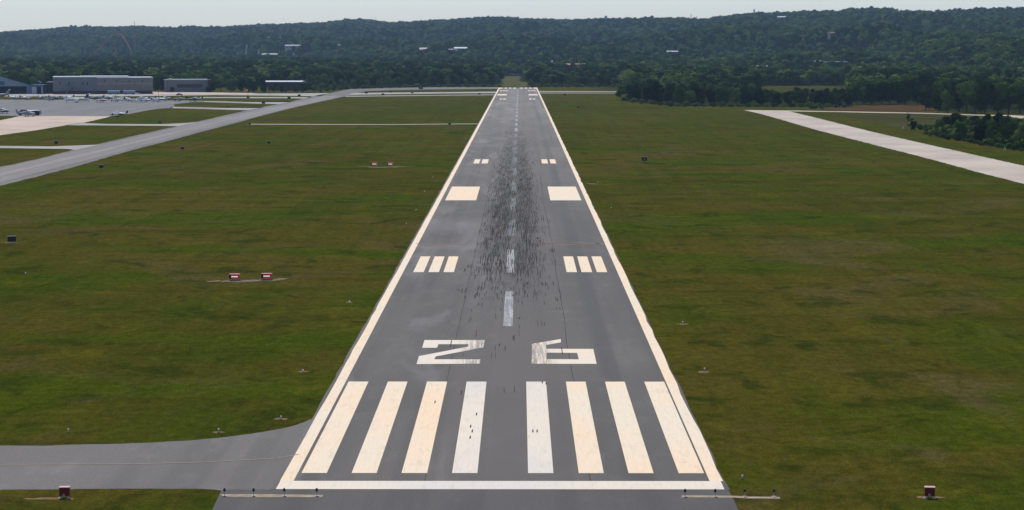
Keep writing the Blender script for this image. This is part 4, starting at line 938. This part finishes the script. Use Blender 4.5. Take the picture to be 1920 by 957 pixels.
# right foreground thicket
row((1752, 2010), I([1745, 1920, 2010], [252, 281, 296]), I([1745, 1790, 1920], [32, 44, 54]), 27, ['dark', 'broad', 'fresh', 'broad'], 'at the front of the thicket by the old pale taxiway', 'thicket beside the old taxiway', vj=2)
row((1762, 2020), I([1745, 1920, 2010], [243, 268, 280]), I([1745, 1800, 1920], [28, 42, 48]), 25, ['dark', 'broad'], 'in the middle of the thicket by the old pale taxiway', 'thicket beside the old taxiway', vj=2)
row((1772, 2020), I([1745, 1920, 2010], [235, 255, 266]), I([1745, 1815, 1920], [24, 40, 40]), 24, ['dark', 'broad'], 'at the back of the thicket by the old pale taxiway', 'thicket beside the old taxiway', vj=2)
for k in range(22):
    u = 1736 + k * 10.5; shrub(u, 254 + (u - 1745) * .175 + random.uniform(0, 3), random.uniform(7, 15), 'low shrub at the foot of the thicket by the old pale taxiway', 'shrubs fringing the thicket')
for k in range(26):
    u = 1750 + k * 9.5; shrub(u, 250 + (u - 1745) * .17 + random.uniform(-2, 2), random.uniform(18, 32) * min(1, .5 + (u - 1745) / 120), 'tall bushy growth filling the front of the thicket by the old pale taxiway', 'bushes filling the thicket')
# leaning bush, low bush
x, y = P(1716, 244); t = empty('leaning_tree', (x, y, 0), 0, 'thin bent tree leaning left, standing apart from the thicket', 'tree')
mb = MB(); mb.tube([(0, 0, 0), (-.8, 0, 1.8), (-1.9, 0, 4.2), (-3.3, 0, 6.8)], .2, 6, .06); mb.build('trunk', M['bark'], t)
cm = crown_mesh('crown', 555, 1.5, -.2, 4.0, 420, .4, LEAFD, 'tall', 8); c = bpy.data.objects.new('crown', cm); link(c); c.parent = t; c.location = (-.6, 0, 0)
cm = crown_mesh('crown', 556, .85, 3.0, 6.6, 150, .36, LEAFD, 'tall', 6); c = bpy.data.objects.new('crown', cm); link(c); c.parent = t; c.location = (-2.7, 0, 0)
cm = crown_mesh('crown', 557, .9, 1.2, 4.6, 200, .36, LEAFD, 'tall', 6); c = bpy.data.objects.new('crown', cm); link(c); c.parent = t; c.location = (-1.3, 0, 0)
cm = crown_mesh('crown', 558, 1.3, -.2, 2.6, 260, .36, LEAF, 'tall', 6); c = bpy.data.objects.new('crown', cm); link(c); c.parent = t; c.location = (1.6, 0, 0)
shrub(1741, 244.5, 14, 'round bush between the leaning tree and the thicket', None)
for (u, v, h) in ((1728, 243, 9), (1736, 247, 6), (1704, 238, 6), (1530, 204.5, 9), (1522, 204.8, 7), (1540, 205, 7)):
    shrub(u, v, h, 'small bush near the brown field on the right', 'bushes near the brown field')
# pale frame markers
for (u, v, l) in ((1693, 242.6, 'thin pale leaning marker post by the bent tree'), (1884, 283.5, 'thin pale marker frame at the foot of the thicket')):
    x, y = P(u, v); t = empty('marker_post', (x, y, 0), 0, l, 'post')
    MB().tube([(-.35, 0, 0), (.05, 0, 1.3)], .05, 5).build('leg', M['white'], t); MB().tube([(.4, 0, 0), (.0, 0, 1.35)], .05, 5).build('leg', M['white'], t)
# row right of centre
row((1168, 1420), I([1165, 1200, 1260, 1420], [186, 192, 198, 199.5]), I([1165, 1200, 1300, 1420], [34, 40, 40, 38]), 15, ['dark', 'broad', 'dark'], 'in the front row right of the far cross taxiway', 'tree row right of the far runway', vj=.8)
row((1176, 1420), I([1165, 1200, 1260, 1420], [181, 185, 188, 190]), I([1165, 1420], [36, 34]), 14, ['dark', 'broad', 'fresh'], 'in the back row right of the far cross taxiway', 'tree row right of the far runway', vj=.8)
row((1420, 1600), I([1420, 1600], [199.5, 200]), I([1420, 1470, 1600], [35, 33, 36]), 14, ['dark', 'broad', 'broad'], 'in the front row before the pale far meadow', 'tree row before the far meadow', vj=.8)
row((1425, 1600), I([1420, 1600], [191, 191]), I([1420, 1600], [27, 27]), 14, ['dark', 'broad'], 'in the back row before the pale far meadow', 'tree row before the far meadow', vj=.8)
for k in range(26):
    u = 1172 + k * 16.5; shrub(u, I([1165, 1200, 1260, 1600], [189, 195, 200.5, 202])(u), random.uniform(5, 11), 'low shrub along the front of the tree row right of the far runway', 'shrubs along the right tree row')
row((1604, 1745), I([1600, 1740], [197, 196]), I([1600, 1650, 1740], [40, 50, 58]), 16, ['dark', 'broad', 'dark'], 'behind the brown field', 'trees behind the brown field', vj=1)
row((1608, 1745), I([1600, 1740], [189, 189]), I([1600, 1740], [48, 56]), 16, ['dark', 'broad', 'fresh'], 'in the second row behind the brown field', 'trees behind the brown field', vj=1)
row((1738, 2000), I([1730, 1760, 1990], [208, 211, 216]), I([1730, 1790, 1990], [46, 64, 70]), 19, ['dark', 'dark', 'broad'], 'in the tall wood at the right behind the perimeter road', 'tall wood behind the perimeter road', vj=1.5)
row((1745, 2000), I([1730, 1990], [200, 205]), I([1730, 1990], [58, 70]), 19, ['dark', 'broad'], 'in the second row of the tall wood at the right', 'tall wood behind the perimeter road', vj=1.5)
# far end, left of runway
row((600, 936), I([600, 660, 780, 936], [169, 166, 163.2, 162.4]), I([600, 700, 936], [17, 22, 20]), 12.5, ['broad', 'dark', 'fresh', 'broad'], 'at the edge of the wood left of the far runway end', 'wood edge left of the far runway end', vj=.4)
row((580, 936), I([580, 640, 936], [167, 162.5, 160]), I([580, 700, 936], [28, 30, 27]), 13, ['broad', 'dark', 'fresh'], 'behind the wood edge left of the far runway end', 'wood edge left of the far runway end', vj=.5)
row((575, 930), I([580, 640, 930], [164, 160, 157.6]), I([580, 700, 930], [34, 34, 32]), 15, ['broad', 'dark', 'broad'], 'third row into the wood left of the far runway end', 'wood edge left of the far runway end', vj=.5)
row((990, 1170), I([990, 1170], [162.2, 163.2]), I([990, 1020, 1170], [12, 22, 24]), 12.5, ['broad', 'dark', 'fresh'], 'at the edge of the wood right of the far runway end', 'wood edge right of the far runway end', vj=.4)
row((996, 1172), I([990, 1170], [159.6, 160.4]), I([990, 1170], [26, 30]), 14, ['broad', 'dark'], 'behind the wood edge right of the far runway end', 'wood edge right of the far runway end', vj=.5)
for k in range(44):
    u = 598 + k * 13.4
    if 936 < u < 988: continue
    shrub(u + random.uniform(-4, 4), I([598, 660, 780, 1170], [172, 167.4, 164.2, 164.0])(u), random.uniform(4, 9), 'low scrub at the wood edge beyond the far runway end', 'scrub at the far wood edge')
# behind the hangars
row((-60, 104), I([-60, 104], [170.5, 170.5]), I([-60, 30, 104], [30, 36, 36]), 17, ['dark', 'fresh', 'broad'], 'behind the pale hangar and blue annex', 'trees behind the hangars', vj=.7)
row((100, 300), I([100, 300], [168.5, 168.5]), I([100, 300], [38, 39]), 18, ['dark', 'dark', 'broad'], 'rising behind the long grey warehouse', 'trees behind the hangars', vj=.5)
row((288, 312), I([280, 320], [172.5, 172.5]), I([280, 320], [30, 28]), 11, ['dark'], 'in the gap between the warehouse and the office block', 'trees behind the hangars', vj=.3)
row((312, 420), I([300, 420], [168, 168.5]), I([300, 420], [33, 34]), 18, ['fresh', 'fresh', 'broad'], 'rising behind the grey office block', 'trees behind the hangars', vj=.5)
row((400, 492), I([400, 492], [172.6, 173.6]), I([400, 492], [28, 26]), 13, ['dark', 'fresh', 'dark'], 'between the office block and the white-edged low building', 'trees around the low building', vj=.4)
row((500, 600), I([500, 600], [174.4, 173.4]), I([500, 540, 560, 600], [15, 13, 20, 16]), 13, ['broad', 'dark'], 'in front of the white-edged low building', 'trees around the low building', vj=.3)
tree(323, 173.5, 12, 'dark', 'small dark tree against the left part of the office wall', 'trees before the office', 1.1)
tree(390, 174, 13, 'dark', 'small dark tree against the right end of the office wall', 'trees before the office', 1.2)
print('individual trees', ntree)

# ------------------------------------------------------------------ the far woodland
def make_forest():
    rs = np.random.RandomState(4); pts = []
    def band(y0, y1, sp):
        ys = np.arange(y0, y1, sp * .87)
        for j, yy in enumerate(ys):
            xl, xr = (yy * (-1350) / 4397), (yy * 1330 / 4397)
            xs = np.arange(xl, xr, sp) + (sp / 2 if j % 2 else 0)
            pts.append(np.stack([xs + rs.uniform(-.42, .42, len(xs)) * sp, yy + rs.uniform(-.42, .42, len(xs)) * sp], 1))
    band(1300, 2600, 9.5); band(2600, 4200, 11.5); band(4200, 8300, 13.5)
    A = np.concatenate(pts); x, y = A[:, 0], A[:, 1]; u = 974 + 4397 * (x - 1.23) / y
    ds = wood_start(u)
    keep = y > ds + 15
    keep &= ~((u > 934) & (u < 990) & (y < 2760))
    Dr = np.interp(u, [0, 960, 1300, 1920], [7600, 6600, 5700, 5000]); keep &= y < Dr + 250
    keep &= ~((u > 480) & (u < 580) & (y < 1960))
    for (fx, fy, hw_, fr, bk) in FOOT: keep &= ~((np.abs(x - fx) < hw_ * (1 + .0)) & (y > fy - fr) & (y < fy + bk))
    x, y, u = x[keep], y[keep], u[keep]; z = elev(x, y); n = len(x)
    patch = n2(x * .9 + 300, y * 2.3) + .5 * n2(x * 2.9, y * 3.1 + 50)          # stands of taller or darker trees
    sc_ = rs.uniform(.65, 1.4, n) * (1 + .10 * patch); sc_ *= np.where(y < 2600, .95, 1.08)
    wd_n = np.where(y < 3000, 1.15, 1.0); near_view = np.clip((y - np.interp(u, START_U, START_D)) / 300, 0, 1); sc_ *= .8 + .2 * near_view
    vi = rs.randint(0, 3, n); dark = patch + rs.normal(size=n) * .55 + np.where((u > 1180) & (y < 4600), .75, np.where((u < 1000) & (y < 3600), -.35, .1)); vi = np.where(dark > .45, 3 + rs.randint(0, 2, n), vi); vi = np.where(dark < -1.1, 5, vi)
    me = bpy.data.meshes.new('forest'); me.vertices.add(n); me.vertices.foreach_set('co', np.stack([x, y, z], 1).astype(np.float32).ravel())
    def at_(nm, typ, arr, key='value'):
        a = me.attributes.new(nm, typ, 'POINT'); a.data.foreach_set(key, arr.ravel())
    wd = sc_ * wd_n * rs.uniform(.85, 1.3, n)
    at_('scl', 'FLOAT_VECTOR', np.stack([wd, wd, sc_], 1).astype(np.float32), 'vector'); at_('vi', 'INT', vi.astype(np.int32))
    at_('rot', 'FLOAT_VECTOR', np.stack([np.zeros(n), np.zeros(n), rs.uniform(0, 6.28, n)], 1).astype(np.float32), 'vector')
    me.update(); o = bpy.data.objects.new('forest', me); link(o)
    tag(o, 'mass of mixed green woodland covering the plain and hills beyond the airfield', 'forest', kind='stuff')
    srcs = []
    for i in range(3): srcs.append(crown_mesh('canopy', 200 + i, 5.6, .5, 12.5, 420, 1.25, LEAF, 'round', 10))
    for i in range(2): srcs.append(crown_mesh('canopy', 210 + i, 5.0, .3, 13.5, 400, 1.2, LEAFD, 'tall', 10))
    srcs.append(crown_mesh('canopy', 220, 5.6, .3, 11.5, 420, 1.25, LEAFY, 'round', 10))
    ng = bpy.data.node_groups.new('forest', 'GeometryNodeTree'); ng.interface.new_socket('Geometry', in_out='INPUT', socket_type='NodeSocketGeometry'); ng.interface.new_socket('Geometry', in_out='OUTPUT', socket_type='NodeSocketGeometry')
    N = ng.nodes; gi = N.new('NodeGroupInput'); go = N.new('NodeGroupOutput')
    g2i = N.new('GeometryNodeGeometryToInstance')
    col = bpy.data.collections.new('canopy_kinds')
    for i, m_ in enumerate(srcs):
        s_ = bpy.data.objects.new('canopy', m_); col.objects.link(s_)
        oi = N.new('GeometryNodeObjectInfo'); oi.inputs['Object'].default_value = s_; oi.inputs['As Instance'].default_value = True
        ng.links.new(oi.outputs['Geometry'], g2i.inputs[0])
    m2p = N.new('GeometryNodeMeshToPoints'); iop = N.new('GeometryNodeInstanceOnPoints'); iop.inputs['Pick Instance'].default_value = True
    def na(nm, typ): a = N.new('GeometryNodeInputNamedAttribute'); a.data_type = typ; a.inputs['Name'].default_value = nm; return a.outputs['Attribute']
    ng.links.new(gi.outputs[0], m2p.inputs['Mesh']); ng.links.new(m2p.outputs[0], iop.inputs['Points']); ng.links.new(g2i.outputs[0], iop.inputs['Instance'])
    ng.links.new(na('vi', 'INT'), iop.inputs['Instance Index']); ng.links.new(na('rot', 'FLOAT_VECTOR'), iop.inputs['Rotation']); ng.links.new(na('scl', 'FLOAT_VECTOR'), iop.inputs['Scale'])
    ng.links.new(iop.outputs[0], go.inputs[0])
    md = o.modifiers.new('trees', 'NODES'); md.node_group = ng
    print('forest instances', n)
make_forest()

# ------------------------------------------------------------------ air
hz = MB(); hz.box(-6100, 6100, -450, 13100, -1.5, 260)
h = hz.build('haze', None); h['kind'] = 'stuff'
hm = bpy.data.materials.new('haze'); hm.use_nodes = True; t_ = hm.node_tree; t_.nodes.remove(t_.nodes['Principled BSDF'])
pv = t_.nodes.new('ShaderNodeVolumePrincipled'); pv.inputs['Color'].default_value = (.50, .74, 1, 1); pv.inputs['Density'].default_value = 4.0e-5; pv.inputs['Anisotropy'].default_value = .0
t_.links.new(pv.outputs[0], t_.nodes['Material Output'].inputs['Volume']); h.data.materials.append(hm)
tag(h, 'thin pale blue haze over the whole view', 'haze')
